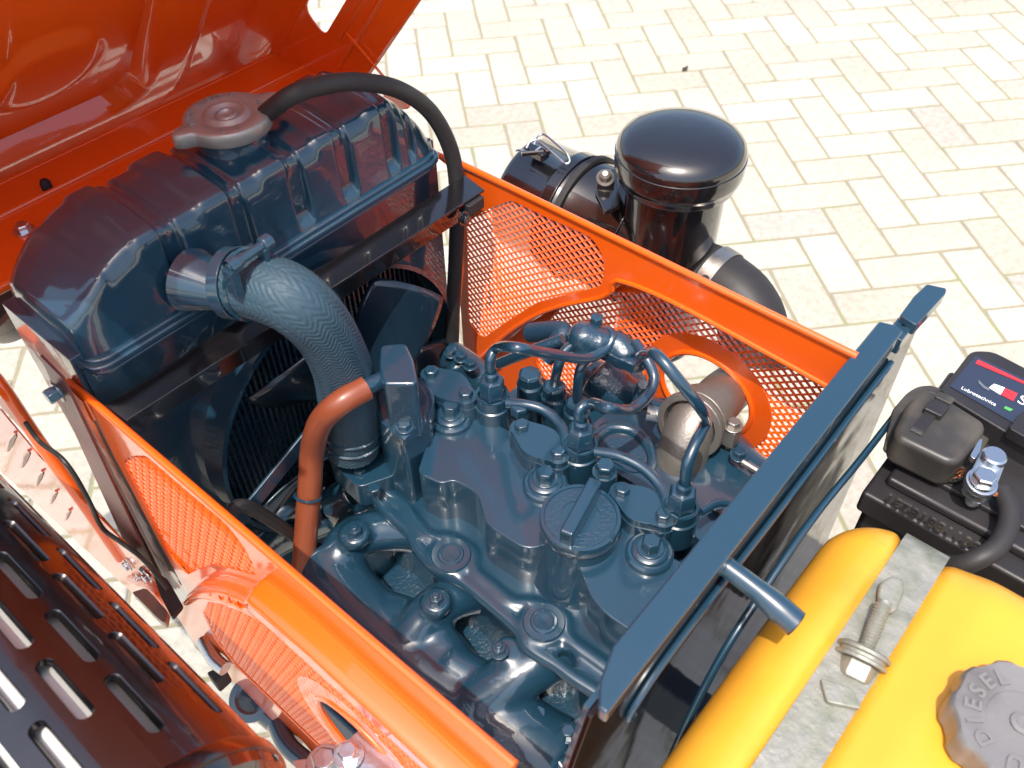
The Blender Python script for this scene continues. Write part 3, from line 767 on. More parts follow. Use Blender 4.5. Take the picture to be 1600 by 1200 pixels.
mk('hook_lug', prism(fillet(lug, .004, 3), (0, 0, .006)), GALV, stp, bevel=.002, seg=3)
mk('rust_plate', prism(fillet([at(p[0], p[1], z=.7562) for p in ((1280, 1062), (1330, 1080), (1345, 1112), (1290, 1100))], .003), (0, 0, .004)), GALV, stp, bevel=.001)

# ================================================================== BATTERY
bt = thing('battery', (.65, -.01, .5), 'black lead acid battery with red and white label, right of the bulkhead', 'battery')
BX0, BX1, BY0, BY1 = .562, .742, -.16, .078
mk('case', box((BX0, BY0, .42), (BX1, BY1, .672)), PLAS, bt, bevel=.006, seg=3)
mk('lid_rim', box((BX0-.008, BY0-.008, .668), (BX1+.006, BY1+.005, .694)), PLAS, bt, bevel=.004, seg=3)
mk('lid', box((BX0+.012, BY0+.01, .694), (BX1-.004, BY1-.006, .704)), PLAS, bt, bevel=.004, seg=3)
mk('lid_step', box((BX0+.030, BY0+.02, .704), (BX1-.008, BY1-.012, .710)), PLAS, bt, bevel=.002, seg=2)
LZ = .734
rl_ = [at(1468, 612, z=LZ), at(1518, 547, z=LZ), at(1552, 548, z=LZ), at(1700, 625, z=LZ), at(1650, 720, z=LZ), at(1560, 668, z=LZ)]
mk('raised_lid', prism(fillet(rl_, .008, 4), (0, 0, -.030)), PLAS, bt, bevel=.002, seg=3)
lb = [at(1484, 604, z=LZ+.0003), at(1524, 556, z=LZ+.0003), at(1690, 636, z=LZ+.0003), at(1650, 700, z=LZ+.0003), at(1574, 656, z=LZ+.0003)]
LAB = mk('label', prism(lb, (0, 0, .0006)), LABEL, bt, smooth=False)
def flat(name, l, m_, z=LZ+.0012, d=.0004): mk(name, prism(pts(l, z=z), (0, 0, d)), m_, LAB, smooth=False)
flat('red_stripe', [(1524, 568), (1528, 562), (1620, 606), (1700, 645), (1697, 652), (1600, 600)], RED)
flat('white_block', [(1545, 606), (1553, 600), (1570, 606), (1563, 617)], WHITE)
flat('red_block', [(1564, 617), (1571, 607), (1590, 615), (1583, 627)], RED)
flat('green_leaf', [(1568, 638), (1571, 635), (1583, 640), (1578, 643)], GREEN)
flat('grey_swoosh', [(1528, 594), (1531, 596), (1538, 603), (1546, 608), (1545, 611), (1536, 606), (1529, 599)], WOLF)
lx = (at(1700, 645, z=LZ)-at(1528, 562, z=LZ)).normalized(); ly = Vector((-lx.y, lx.x, 0))
def ltext(s, px, py, size, m_, sx=1.0):
    q = text_mb(s, size, .0002); M_ = frame(at(px, py, z=LZ+.0014), lx, ly, (0, 0, 1)) @ Matrix.Diagonal((sx, 1, 1, 1)); mk('print', MB().merge(q, M_), m_, LAB, smooth=False, recalc=False)
ltext('Lubrotechnica', 1529, 619, .0058, WHITE, .95)
ltext('S', 1598, 626, .017, WHITE); ltext('+', 1578, 616, .008, BLK)
# vent plug strip, side blocks
mk('vent_block', prism(fillet(pts([(1576, 668), (1600, 640), (1680, 680), (1660, 716)], z=LZ+.010), .003), (0, 0, -.012)), PLAS, bt, bevel=.0015)
mk('lid_seam', box((.640, -.15, .7098), (.700, -.04, .7125)), PLAS, bt, bevel=.001)
# moulded digits on the long side, read upside down from here
mt = MB(); tx = text_mb('60118818231', .0150, .0012, .0003)
M_ = frame(at(1456, 815, x=BX0-.0086), (0, 1, 0), (0, 0, -1), (-1, 0, 0)); mk('moulded_digits', MB().merge(tx, M_), DUST, bt, smooth=False, recalc=False)
# terminal cover with a strap
tc = thing('terminal_cover', at(1450, 680, z=.72), 'dusty black rubber cover strapped over the battery terminal', 'terminal cover')
ZC = .744
base = pts([(1378, 706), (1392, 645), (1415, 618), (1432, 608), (1456, 606), (1548, 662), (1545, 690), (1500, 756), (1480, 756), (1388, 712)], z=.712)
mk('skirt', prism(fillet(base, .006, 4), (0, 0, .005)), DUST, tc, bevel=.002)
topc = pts([(1398, 668), (1420, 625), (1442, 607), (1460, 608), (1540, 658), (1541, 672), (1500, 722), (1482, 722), (1402, 684)], z=ZC)
mk('hood_shell', prism(fillet(topc, .007, 5), (0, 0, -.034)), DUST, tc, bevel=.006, seg=4)
bs0, bs1, bs2 = at(1478, 618, z=ZC+.001), at(1434, 672, z=ZC+.001), at(1428, 706, z=.713)
d0 = Vector((0, 0, 0)); wv = (at(1490, 760, z=ZC)-at(1400, 715, z=ZC)).normalized()*.0048
P3 = smooth_path([bs0, bs0.lerp(bs1, .5)+Vector((0, 0, .0006)), bs1, bs1.lerp(bs2, .15)+Vector((0, .0, -.001))+Vector((-.003, 0, 0)), bs2+Vector((-.003, 0, 0))], .003); v = []; f = []
for p in P3: v += [p-wv, p+wv, p+wv+Vector((-.001, 0, .0016)), p-wv+Vector((-.001, 0, .0016))]
for i in range(len(P3)-1):
    for k in range(4): f.append([4*i+k, 4*i+(k+1) % 4, 4*i+4+(k+1) % 4, 4*i+4+k])
mk('strap', MB().add(v, f), PLAS, tc)
ax_ = (bs1-bs0).normalized(); ay_ = wv.normalized()
mk('buckle', obox(at(1462, 640, z=ZC+.003), ax_, ay_, (0, 0, 1), (.016, .016, .007)), PLAS, tc, bevel=.0015)
mk('buckle_slot', obox(at(1476, 624, z=ZC+.0022), ax_, ay_, (0, 0, 1), (.009, .014, .005)), DUST, tc, bevel=.001)
# battery clamp with its two nuts, cable and copper strands
bc = thing('battery_clamp', at(1535, 740, z=.73), 'shiny zinc battery terminal clamp with hex nut, beside the black cover', 'clamp')
c0, c1 = at(1553, 714, z=.745), at(1535, 752, z=.742); dv = (c0-c1); da_ = dv.normalized(); db_ = Vector((-da_.y, da_.x, 0))
body_ = fillet([c0+da_*.013+db_*.010, c0+da_*.013-db_*.010, c1-da_*.010-db_*.012, c1-da_*.010+db_*.012], .010, 6)
mk('clamp_body', prism([p+Vector((0, 0, -.003)) for p in body_], (0, 0, -.012)), ZINC, bc, bevel=.002, seg=3)
mk('post', lathe([(.0105, -.012), (.0100, .002), (.0085, .0035), (0, .0035)], c0, n=28), ZINC, bc)
mk('washer', lathe([(.0125, -.006), (.0132, -.003), (.0125, -.0005), (.010, 0)], c1, (-.12, -.12, 1), 36), ZINC, bc)
bolt(bc, c1+Vector((0, 0, .001)), .0095, .0065, ZINC, washer=1.15, name='hex_nut', rot=.4)
mk('post_tip', lathe([(.006, 0), (.0065, .004), (.005, .012), (0, .013)], at(1518, 782, z=.712), (-.3, -.3, .9), 20), WHITE if False else ZINC, bc)
mk('clamp_ear', prism(fillet(pts([(1515, 712), (1530, 684), (1536, 686), (1532, 706), (1524, 718)], z=.737), .002), (0, 0, -.006)), ZINC, bc, bevel=.001)
m = MB()
for k in range(16):
    a = at(1545+random.uniform(-8, 16), 768+random.uniform(-3, 3), z=.728); m.merge(tube([a, a+Vector((.004, -.008, -.001)), at(1573, 772, z=.722)+Vector((random.uniform(-.004, .004), random.uniform(-.004, .004), random.uniform(-.003, .003)))], .0009, 5))
for k in range(12):
    a = at(1500+random.uniform(-4, 12), 738+random.uniform(-10, 8), z=.726); m.merge(tube([a, a+Vector((random.uniform(-.003, .003), .003, -.004))], .0008, 5))
mk('copper_strand', m, COPPER, bc, kind='stuff')
cbp = [at(1566, 768, z=.724), at(1577, 796, z=.724), at(1574, 826, z=.722), at(1556, 856, z=.720), at(1530, 872, z=.716), at(1500, 884, z=.705), at(1470, 880, z=.69), at(1440, 868, z=.66), at(1420, 860, z=.62)]
o = thing('battery_cable', cbp[2], 'thick black cable looping from the zinc clamp down beside the yellow tank', 'cable'); mk('cable', tube(cbp, .0085, 20), RUB, o)

# ================================================================== ENGINE
def ptc(l, z, ymin=.1235):
    # outline points kept on the engine side of the bulkhead plate
    P = pts(l, z=z)
    for p in P: p.y = max(p.y, ymin)
    return P
en = thing('engine', (.34, .26, .45), 'blue painted three cylinder diesel engine block with valve cover and fuel lines', 'engine')
ZV, ZF = .722, .668
cov = [(652, 738), (664, 700), (690, 636), (741, 640), (800, 676), (860, 728), (900, 765), (960, 800), (1010, 850), (1120, 905), (1030, 1025), (987, 987), (945, 958), (922, 930), (907, 893), (895, 860), (862, 845), (842, 856), (817, 856), (770, 826), (758, 815), (754, 800), (748, 776), (733, 762), (708, 750), (690, 756), (672, 748)]
vc = mk('valve_cover', prism(fillet(ptc(cov, ZV), .006, 3), (0, 0, -.056)), BLUEC, en, bevel=.0045, seg=4)
# stepped rim of the head: raised lip around the cover and flat flange
rim = [(545, 724), (590, 700), (640, 640), (700, 600), (1180, 880), (1120, 1010), (1010, 1120), (945, 1085), (905, 1050), (892, 1010), (862, 1022), (832, 1005), (818, 978), (796, 960), (768, 940), (742, 912), (715, 902), (690, 895), (668, 872), (656, 850), (640, 826), (612, 812), (590, 790), (570, 760)]
head_mbs = [prism(fillet(ptc(rim, ZF), .006, 3), (0, 0, -.10))]
lip = [(600, 770), (628, 790), (650, 818), (672, 842), (706, 846), (738, 866), (742, 895), (768, 918), (800, 944), (838, 948), (880, 968), (888, 1000), (920, 1025), (955, 1050), (985, 1075), (1040, 1110)]
head_mbs.append(tube(ptc(lip, ZF-.0030, .131), .0072, 12))
head_mbs.append(tube(ptc([(556, 735), (585, 770), (606, 800), (640, 830), (655, 858), (682, 888), (720, 906), (745, 925), (780, 955), (812, 985), (826, 1012), (870, 1040), (900, 1062), (960, 1100), (1010, 1140)], ZF-.0045, .131), .0066, 12))
head_mbs += [lathe([(.020, -.03), (.0195, .0035), (.0, .0035)], at(*p, z=ZF), n=36) for p in ((705, 870), (850, 975))]
cast('cylinder_head', head_mbs, BLUEC, en, .0022, 5)
for p in ((705, 870), (850, 975)):
    c = at(*p, z=ZF+.001); mk('bolt_boss', lathe([(.0185, -.006), (.0175, .003), (.0165, .0042), (.0115, .0042), (.0105, .0052), (.0085, .0054), (.0078, .0062), (.0, .0058)], c, n=40), BLUEC, en)
# pockets cast into the cover's near wall
for p, r in (((735, 800), .014), ((905, 925), .012)):
    pass
# block below
BLK_ = [(.205, .122, .25), (.45, .43, .60)]
mk('cylinder_block', box((.235, .118, .25), (.42, .40, .59)), BLUES, en, bevel=.006)
mk('front_plate', box((.225, .402, .25), (.43, .425, .64)), BLUEC, en, bevel=.004)
# rocker inspection covers: ovals with two bolts each
def oval(c0, c1, w0, z, n=14):
    a, b = at(*c0, z=z), at(*c1, z=z); d = (b-a).normalized(); e = Vector((-d.y, d.x, 0)); P = []
    for k in range(n+1):
        t = -PI/2+PI*k/n; P.append(b+d*(math.cos(t)*.010)+e*(math.sin(t)*.010))
    m1 = (a+b)/2
    P.append(m1+e*w0)
    for k in range(n+1):
        t = PI/2+PI*k/n; P.append(a+d*(math.cos(t)*.010)+e*(math.sin(t)*.010))
    P.append(m1-e*w0)
    return [Vector(p) for p in P]
for (a, b, z) in (((674, 584), (728, 618), .746), ((815, 668), (872, 710), .744), ((972, 768), (1036, 808), .742)):
    P = oval(a, b, .0175, z); P = smooth_path(P, .003, closed=True)
    c = sum(P, Vector())/len(P)
    o = mk('rocker_cap', prism(P, (0, 0, -.007)), BLUEC, en, bevel=.0016, seg=3)
    mk('rocker_boss', prism([c+(p-c)*1.04-Vector((0, 0, .0072)) for p in P], (0, 0, -.03)), BLUEC, o, bevel=.003, seg=3)
    for q in (a, b): bolt(o, at(*q, z=z), .0066, .0062, BLUE, washer=0)
# cover nuts on stepped washers
for p in ((705, 652), (852, 755), (1015, 863)):
    c = at(*p, z=ZV+.004)
    mk('stepped_washer', lathe([(.0195, -.006), (.0190, .0005), (.0172, .0022), (.0150, .0022), (.0145, .0046), (.0125, .006), (0, .006)], c, n=44), BLUE, en, sharp=40)
    bolt(en, c+Vector((0, 0, .006)), .0080, .010, BLUE, washer=1.35)
for p in ((945, 736), (812, 645)): bolt(en, at(*p, z=.738), .0085, .010, BLUE, washer=0)
mk('stud_post', lathe([(.012, -.02), (.0105, -.0005), (0, -.0005)], at(945, 736, z=.738), n=24), BLUE, en)
# oil filler cap with its bar handle
OC = at(907, 808, z=.744)
oc = thing('oil_filler_cap', OC, None, None, parent=en)
mk('cap_disc', lathe([(.031, -.012), (.0325, -.010), (.0325, -.001), (.0318, .0008), (.029, .0010), (.0285, 0), (0, 0)], OC, n=64), BLUEC, oc, sharp=50)
mk('cast_texture', lathe([(.0278, 0), (.0278, .0006), (.0160, .0007), (.0160, 0)], OC, n=64), BLUES, oc)
hd = (at(930, 765, z=.75)-at(886, 846, z=.75)).normalized(); hs = Vector((-hd.y, hd.x, 0))
mk('bar_handle', obox(OC+Vector((0, 0, .0075)), hd, hs, (0, 0, 1), (.058, .0115, .018)), BLUEC, oc, bevel=.0022, seg=3)
mk('filler_column', lathe([(.0305, -.010), (.0300, -.045), (.034, -.075), (.04, -.082)], OC, n=48), BLUEC, en)
# thermostat outlet
th = at(595, 580, z=.815)
tp_ = pts([(594, 538), (634, 535), (646, 562), (652, 590), (650, 600), (598, 600), (592, 570)], z=.815)
hsg = mk('breather_housing', prism(fillet(tp_, .004, 4), (0, 0, -.066)), BLUE, en, bevel=.0045, seg=4)
fl = pts([(580, 610), (588, 640), (595, 660), (632, 688), (664, 652), (670, 622), (650, 590), (600, 585)], z=.762)
mk('housing_flange', prism(fillet(fl, .003, 3), (0, 0, -.010)), BLUEC, hsg, bevel=.0022, seg=3)
cl_ = pts([(578, 620), (586, 650), (597, 672), (634, 698), (672, 656), (680, 620), (660, 590), (600, 590)], z=.751)
mk('housing_column', prism(fillet(cl_, .005, 3), (0, 0, -.085)), BLUEC, hsg, bevel=.003, seg=3)
bolt(hsg, at(632, 668, z=.7625), .0062, .005, BLUE, washer=1.3)
mk('stub_pipe', tube([at(604, 590, z=.803), at(556, 612, z=.808)], .0072, 18, smooth=False), BLUE, hsg)
wo = pts([(520, 700), (555, 672), (600, 700), (620, 742), (560, 762), (512, 718)], z=.69)
mk('water_outlet', prism(fillet(wo, .006, 3), (0, 0, -.03)), BLUEC, en, bevel=.003, seg=3)
for p in ((562, 735), (585, 765)): bolt(en, at(*p, z=.691), .006, .004, BLUE, washer=0)
# manifold (one casting): log, three runners
def T_(l, r, n=16):
    P = [at(a, b, z=z) for a, b, z in l]
    for p in P: p.y = max(p.y, .124+r)
    return tube(P, r, n, step=.01)
man = cast('manifold', [
    T_([(512, 872, .622), (540, 930, .616), (606, 1000, .612), (690, 1072, .608), (785, 1130, .604), (870, 1180, .59)], .0325, 24), T_([(600, 960, .618), (660, 985, .622), (720, 1060, .618)], .022),
    T_([(525, 885, .632), (540, 850, .640), (575, 832, .644), (640, 830, .636), (700, 850, .62)], .0195),
    T_([(640, 1000, .628), (668, 960, .640), (705, 935, .640), (745, 925, .630), (790, 930, .61)], .0190),
    T_([(740, 1100, .620), (800, 1060, .634), (850, 1030, .640), (895, 1010, .630), (940, 1010, .61)], .0225),
    T_([(700, 1040, .625), (760, 1075, .622)], .020),
    lathe([(.014, 0), (.014, .010), (.010, .012), (0, .012)], at(556, 842, z=.655)), lathe([(.013, 0), (.013, .010), (.010, .012), (0, .012)], at(682, 948, z=.655)), lathe([(.013, -.01), (.013, .006), (.010, .008), (0, .008)], at(795, 1020, z=.652)),
], BLUEC, en, .0026, 7)
for p in ((556, 834), (682, 940), (780, 1018)): bolt(en, at(*p, z=.666), .0062, .0065, BLUE, washer=1.25, nubs=True)
# injectors
INJ = [(768, 592), (908, 668), (1068, 766)]
for k, p in enumerate(INJ):
    c = at(*p, z=.768); i_ = mk('injector', lathe([(.0125, -.020), (.0150, -.019), (.0150, -.030), (.0165, -.031), (.0165, -.060)], c, n=36), BLUE, en, sharp=40)
    mk('injector_nut', lathe([(.0118, -.021), (.0118, -.003), (.0100, 0), (.0060, .0004), (0, .0004)], c, n=6), BLUE, i_, bevel=.001)
    mk('leak_off_nut', lathe([(.0140, -.031), (.0140, -.023), (.0125, -.021)], c, n=6), BLUE, i_, bevel=.0008)
    mk('union', lathe([(.0062, 0), (.0062, .007), (.0045, .009)], c, n=20), BLUE, i_)
def line(name, l, r, parent=en, material=BLUE, n=16): return mk(name, tube(l, r, n, step=.003), material, parent)
line('injector_line', [at(768, 588, z=.770), at(766, 560, z=.788), at(778, 543, z=.796), at(805, 543, y=.335), at(860, 553, y=.325), at(915, 560, y=.315), at(947, 545, y=.310), at(957, 525, y=.312), at(945, 516, y=.325), at(925, 520, y=.34)], .0046)
line('injector_line', [at(908, 664, z=.770), at(905, 640, z=.784), at(925, 630, z=.788), at(950, 637, y=.255), at(985, 640, y=.250), at(1012, 618, y=.250), at(1022, 590, y=.255), at(1010, 560, y=.268), at(992, 535, y=.285)], .0046)
line('injector_line', [at(1070, 760, z=.770), at(1074, 725, z=.790), at(1088, 690, z=.800), at(1103, 660, z=.802), at(1095, 638, y=.190), at(1062, 596, y=.205), at(1030, 558, y=.225), at(1015, 550, y=.24), at(1002, 556, y=.262)], .0046)
line('leak_off_line', [at(792, 630, z=.745), at(820, 632, z=.748), at(852, 642, z=.747), at(878, 668, z=.744), at(884, 698, z=.742), at(893, 712, z=.742)], .0046)
line('leak_off_line', [at(930, 706, z=.745), at(965, 712, z=.748), at(1005, 732, z=.747), at(1033, 762, z=.744), at(1045, 796, z=.742), at(1056, 808, z=.742)], .0046)
line('leak_off_line', [at(1095, 800, z=.745), at(1125, 785, z=.742), at(1170, 795, z=.735)], .0035)
# injection pump with delivery unions
pm = mk('injection_pump', box((.43, .26, .58), (.50, .41, .675)), BLUEC, en, bevel=.005)
for p, z in (((828, 585), .735), ((866, 604), .728), ((902, 628), .722)):
    c = at(*p, z=z); mk('delivery_union', lathe([(.0125, -.06), (.0125, -.012), (.0105, -.010), (.0105, 0), (.006, .001), (0, .001)], c, n=24), BLUE, pm, sharp=40)
    mk('union_nut', lathe([(.0115, -.009), (.0115, 0), (.0095, .0022), (.0055, .0026), (0, .0026)], c, n=6), BLUE, pm, bevel=.0008)
for a, b in (((866, 600), (873, 570)), ((902, 622), (905, 585))):
    line('pump_line', [at(*a, z=.73), at(*b, z=.765), at(b[0]+10, b[1]-22, z=.775), at(b[0]+35, b[1]-40, z=.778)], .0046, pm)
# dark lumps of the governor, line clamps
lump = []
for p, z, r in (((912, 527), .785, .015), ((935, 535), .782, .014), ((975, 552), .775, .015), ((995, 560), .77, .013), ((915, 545), .775, .013), ((965, 535), .782, .011)):
    lump.append(lathe([(0, -r), (r*.8, -r*.7), (r, 0), (r*.8, r*.7), (0, r)], at(*p, z=z), n=12))
cast('line_clamp', lump, BLUES, en, .003, 3)
mk('clamp_plate', obox(at(945, 545, z=.775), (at(1000, 570, z=.775)-at(890, 520, z=.775)).normalized(), (at(1000, 500, z=.775)-at(945, 545, z=.775)).normalized(), (0, 0, 1), (.07, .018, .012)), BLUES, en, bevel=.002)
mk('clamp_bolt', lathe([(.006, 0), (.006, .008), (0, .009)], at(932, 505, z=.792), n=6), BLUE, en, bevel=.0006)
line('pump_arm', [at(780, 568, z=.70), at(830, 548, z=.74), at(880, 530, z=.76)], .0055, en, BLUES)
line('pump_arm', [at(850, 560, z=.73), at(880, 520, z=.75), at(830, 520, z=.72)], .010, en, DARK)
cast('governor_housing', [T_([(700, 555, .66), (730, 575, .66), (760, 600, .65)], .018), T_([(715, 560, .66), (722, 590, .67)], .016), ], BLUES, en, .0035, 3)
cast('pump_body', [T_([(930, 585, .70), (960, 610, .69), (1000, 640, .66)], .022), T_([(920, 600, .66), (960, 610, .66), (1000, 600, .63)], .028)], BLUES, en, .0035, 3)
for p, z in (((705, 553), .685), ((735, 572), .685), ((720, 560), .69)): bolt(en, at(*p, z=z), .006, .006, BLUE, washer=1.3)
line('pump_lever', [at(992, 640, z=.70), at(1000, 608, z=.72), at(1005, 600, z=.73)], .005, en, BLUES)
# intake manifold on the far side
im = ptc([(915, 700), (925, 662), (955, 638), (1010, 640), (1100, 668), (1165, 735), (1290, 800), (1200, 900), (1100, 850), (985, 752), (968, 742)], .700)
cyv = [at(962+50*math.cos(t*2*PI/32)+22*math.sin(t*2*PI/32)*0, 700+40*math.sin(t*2*PI/32), z=.7001) for t in range(32)]
im_o = mk('intake_manifold', prism(fillet(im, .006, 3), (0, 0, -.045)), BLUEC, en, bevel=.003, seg=3)
hump = [at(a, b, z=.700) for a, b in ((925, 690), (950, 670), (985, 672), (1010, 692), (1020, 716), (1014, 738))]
mk('port_rim', tube(hump, lambda t: .0075*(1-.35*t), 14, step=.003), BLUEC, im_o)
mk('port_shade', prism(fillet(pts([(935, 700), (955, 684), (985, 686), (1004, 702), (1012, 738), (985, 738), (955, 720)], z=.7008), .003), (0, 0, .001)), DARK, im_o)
mk('intake_log', tube([at(1010, 650, z=.690), at(1100, 672, z=.688), at(1170, 738, z=.686), at(1222, 768, z=.684)], .020, 24), BLUEC, im_o)
mk('flange_edge', tube(ptc([(1160, 722), (1205, 750), (1240, 775)], .715, .127), .003, 8), STEEL, im_o)
for p in ((1155, 712), (1160, 880)): bolt(im_o, at(*p, z=.712), .006, .006, BLUE)
for p in ((1180, 800), (1120, 790)): mk('cast_mark', lathe([(.006, 0), (.005, .0008), (0, .0008)], at(*p, z=.7075), n=12), BLUEC, im_o)
# low parts in the shadow, between engine and radiator
lowp = [T_([(380, 860, .55), (440, 800, .56), (520, 760, .58)], .018), T_([(360, 900, .50), (430, 840, .52), (520, 800, .55)], .022), T_([(520, 790, .60), (560, 770, .62)], .02)]
cast('water_pump', lowp, BLUEC, en, .0035, 4)
PC = Vector((.30, .455, .56))
mk('belt_pulley', lathe([(.012, -.015), (.052, -.014), (.056, -.009), (.047, -.003), (.047, .003), (.056, .009), (.052, .014), (.012, .018), (0, .018)], PC, (0, -1, 0), 48), BLUE, en, sharp=40)
mk('fan_belt', tube([at(610, 760, y=.455), at(480, 700, y=.455)+Vector((0, 0, -.16)), at(380, 790, y=.455), at(360, 830, y=.455)+Vector((0, 0, -.02))], .006, 8), RUB, en)
o = thing('fan_guard_strut', at(430, 740, y=.48), 'flat blue strut crossing low in front of the radiator shroud', 'strut')
s0, s1 = at(515, 640, y=.47), at(372, 815, y=.47); sdv = (s1-s0).normalized(); mk('strut', obox((s0+s1)/2, sdv, Vector((0, 1, 0)), sdv.cross(Vector((0, 1, 0))), ((s1-s0).length, .003, .017)), BLUE, o, bevel=.0008)
for k in range(6):
    a = at(820+22*k, 1120+14*k, z=.60); mk('lower_bracket', obox(a, (1, 0, 0), (0, 1, 0), (0, 0, 1), (.03, .03, .03+.012*(k % 2))), BLUEC, en, bevel=.003) if k % 2 == 0 else bolt(en, a+Vector((0, 0, .02)), .006, .006, BLUE)
line('fuel_pipe', [at(800, 1150, z=.61), at(840, 1160, z=.615), at(880, 1200, z=.61), at(900, 1260, z=.60)], .006)
line('fuel_pipe', [at(780, 1185, z=.60), at(815, 1180, z=.605), at(850, 1215, z=.60)], .006)
mk('oil_pan', box((.24, .12, .18), (.42, .42, .25)), BLUEC, en, bevel=.01)

# breather hose
bp = [at(602, 592, z=.803), at(592, 596, z=.806), at(572, 606, z=.810), at(528, 632, z=.806), at(500, 662, z=.780), at(488, 705, z=.740), at(484, 760, z=.705), at(479, 820, z=.67), at(473, 900, z=.625), at(466, 980, z=.58)]
bh2 = thing('breather_hose', bp[5], 'reddish brown rubber breather hose with a blue wire clip, left of the engine', 'hose')
mk('hose', tube(bp[2:], .0105, 24), COPP, bh2)
mk('wire_clip', lathe([(.0102, -.0012), (.0124, 0), (.0102, .0012)], at(481, 775, z=.698), (at(479, 820, z=.67)-at(484, 760, z=.705)).normalized(), 30), BLUE, bh2)

# ================================================================== EXHAUST / INTAKE PIPE through the far panel
ip = thing('intake_pipe', at(1130, 610, x=.545), 'dull metal intake elbow with clamp passing through the orange mesh panel', 'pipe')
P1 = at(1085, 658, x=.505)
pc = [P1+Vector((-.034, -.006, -.055)), P1+Vector((-.020, -.004, -.020)), P1, at(1110, 640, x=.530)+Vector((0, 0, .004)), at(1128, 618, x=.56), at(1142, 606, x=.60)]
mk('pipe', tube(pc, .0228, 40, step=.006), ALU, ip)
pc = pc[2:]; axp = (pc[2]-pc[0]).normalized()
mk('clamp_band', lathe([(.0235, -.010), (.0285, -.009), (.0285, .009), (.0235, .010)], pc[0].lerp(pc[1], .35), axp, 48), ALU, ip, bevel=.001)
mk('inner_collar', lathe([(.0248, -.004), (.0315, -.003), (.0315, .003), (.0248, .004)], pc[0]-axp*.008, axp, 48), ALU, ip, bevel=.001)
lg = at(1142, 680, x=.515); mk('clamp_lug', obox(lg, axp, (0, 0, 1), axp.cross(Vector((0, 0, 1))), (.016, .022, .014)), ALU, ip, bevel=.002); bolt(ip, lg+Vector((0, 0, .012)), .006, .006, STEEL); mk('clamp_screw', tube([lg+Vector((0, 0, -.03)), lg+Vector((0, 0, .01))], .003, 10, smooth=False), STEEL, ip)

# ================================================================== AIR CLEANER
ac = thing('air_cleaner', (.70, .384, .6), 'glossy black upright air cleaner with domed cap beyond the orange panel', 'air cleaner')
AX, AY = .702, .388
mk('body', lathe([(.046, -.26), (.050, -.25), (.051, -.03), (.051, -.012)], (AX, AY, .846), n=64), BLK, ac, sharp=50)
dome = [(.052, -.036), (.0600, -.036), (.0625, -.030), (.0632, -.026), (.0640, -.0255), (.0650, -.022), (.0655, -.014), (.0655, -.006), (.0645, -.0055), (.0648, -.002), (.0630, .0035), (.0590, .0085), (.052, .0125), (.042, .0158), (.030, .0180), (.016, .0192), (0, .0195)]
mk('domed_cap', lathe(dome, (AX, AY, .846), n=96), BLK, ac, sharp=50)
mk('canister', lathe([(0, .002), (.030, 0), (.060, .001), (.0665, .006), (.068, .012), (.068, .060), (.0695, .062), (.0695, .070), (.068, .072), (.068, .15), (.068, .185), (.05, .19), (0, .19)], (.700, .592, .704), (.04, -1, 0), 64), BLK, ac, sharp=40)
mk('band_clamp', lathe([(.0685, -.007), (.0715, -.007), (.0715, .007), (.0685, .007)], (.702, .520, .704), (.04, -1, 0), 64), BLK, ac, bevel=.001)
mk('band_clamp', lathe([(.0685, -.004), (.0745, -.004), (.0745, .004), (.0685, .004)], (.7025, .502, .704), (.04, -1, 0), 64), RUB, ac, bevel=.001)
# wire latch
lt = Vector((.664, .520, .812)); 
def wire(l, r=.0012): return tube([at(a, b, z=z-.026) for a, b, z in l], r, 8, step=.002)
m = wire([(806, 236, .806), (812, 234, .808), (830, 238, .810), (845, 230, .815)]); m.merge(wire([(838, 222, .816), (840, 214, .818), (850, 210, .820), (866, 222, .820), (884, 238, .816), (890, 252, .810), (884, 256, .808), (876, 250, .812), (850, 228, .818), (838, 220, .818), (834, 226, .815)])); m.merge(wire([(822, 232, .812), (828, 222, .816), (838, 218, .818)]))
mk('wire_latch', m, ZINC, ac)
mk('latch_block', obox(at(838, 238, z=.780), (0, 1, 0), (1, 0, 0), (0, 0, 1), (.028, .014, .010)), BLK, ac, bevel=.002)
mk('latch_pin', tube([at(815, 240, z=.784), at(862, 236, z=.784)], .003, 10, smooth=False), BLK, ac)
mk('strap_bracket', lathe([(.0690, -.014), (.0710, -.014), (.0710, .014), (.0690, .014)], (.705, .440, .704), (.04, -1, 0), 64), BLK, ac, bevel=.0005)
bb = at(946, 280, z=.800)
mk('dome_bolt', lathe([(.0095, -.004), (.0095, .004), (.007, .0055), (.0055, .012), (.003, .014), (0, .014)], bb, (-.45, -.25, .85), 20), ALU, ac)
mk('bracket_plate', prism(fillet(pts([(935, 268), (965, 262), (968, 320), (945, 330), (930, 300)], z=.796), .003), (0, 0, -.006)), BLK, ac, bevel=.001)
# outlet and rubber elbow
oh = thing('rubber_elbow', at(1165, 445, z=.72), 'large matt black rubber elbow held by a dull steel clamp, behind the orange panel', 'hose')
ep = [at(1085, 425, z=.70), at(1118, 440, z=.70), at(1156, 470, z=.696), at(1176, 512, z=.68), at(1176, 570, z=.65)]
mk('elbow', tube(ep, .0365, 40, step=.006), RUB, oh)
mk('outlet_stub', tube([ep[0]+(ep[0]-ep[1])*1.4, ep[0].lerp(ep[1], .6)], .034, 32, smooth=False), BLK, oh)
md = ep[1]; dm = (ep[2]-ep[0]).normalized()
mk('hose_clamp', lathe([(.0368, -.0085), (.0385, -.0085), (.0385, .0085), (.0368, .0085)], md, dm, 56), STEEL, oh, bevel=.0005)
mk('clamp_slot', lathe([(.0045, 0), (.0045, .001), (0, .001)], md+Vector((-.030, -.002, .0242)), (-.78, 0, .62), 20), RUB, oh)
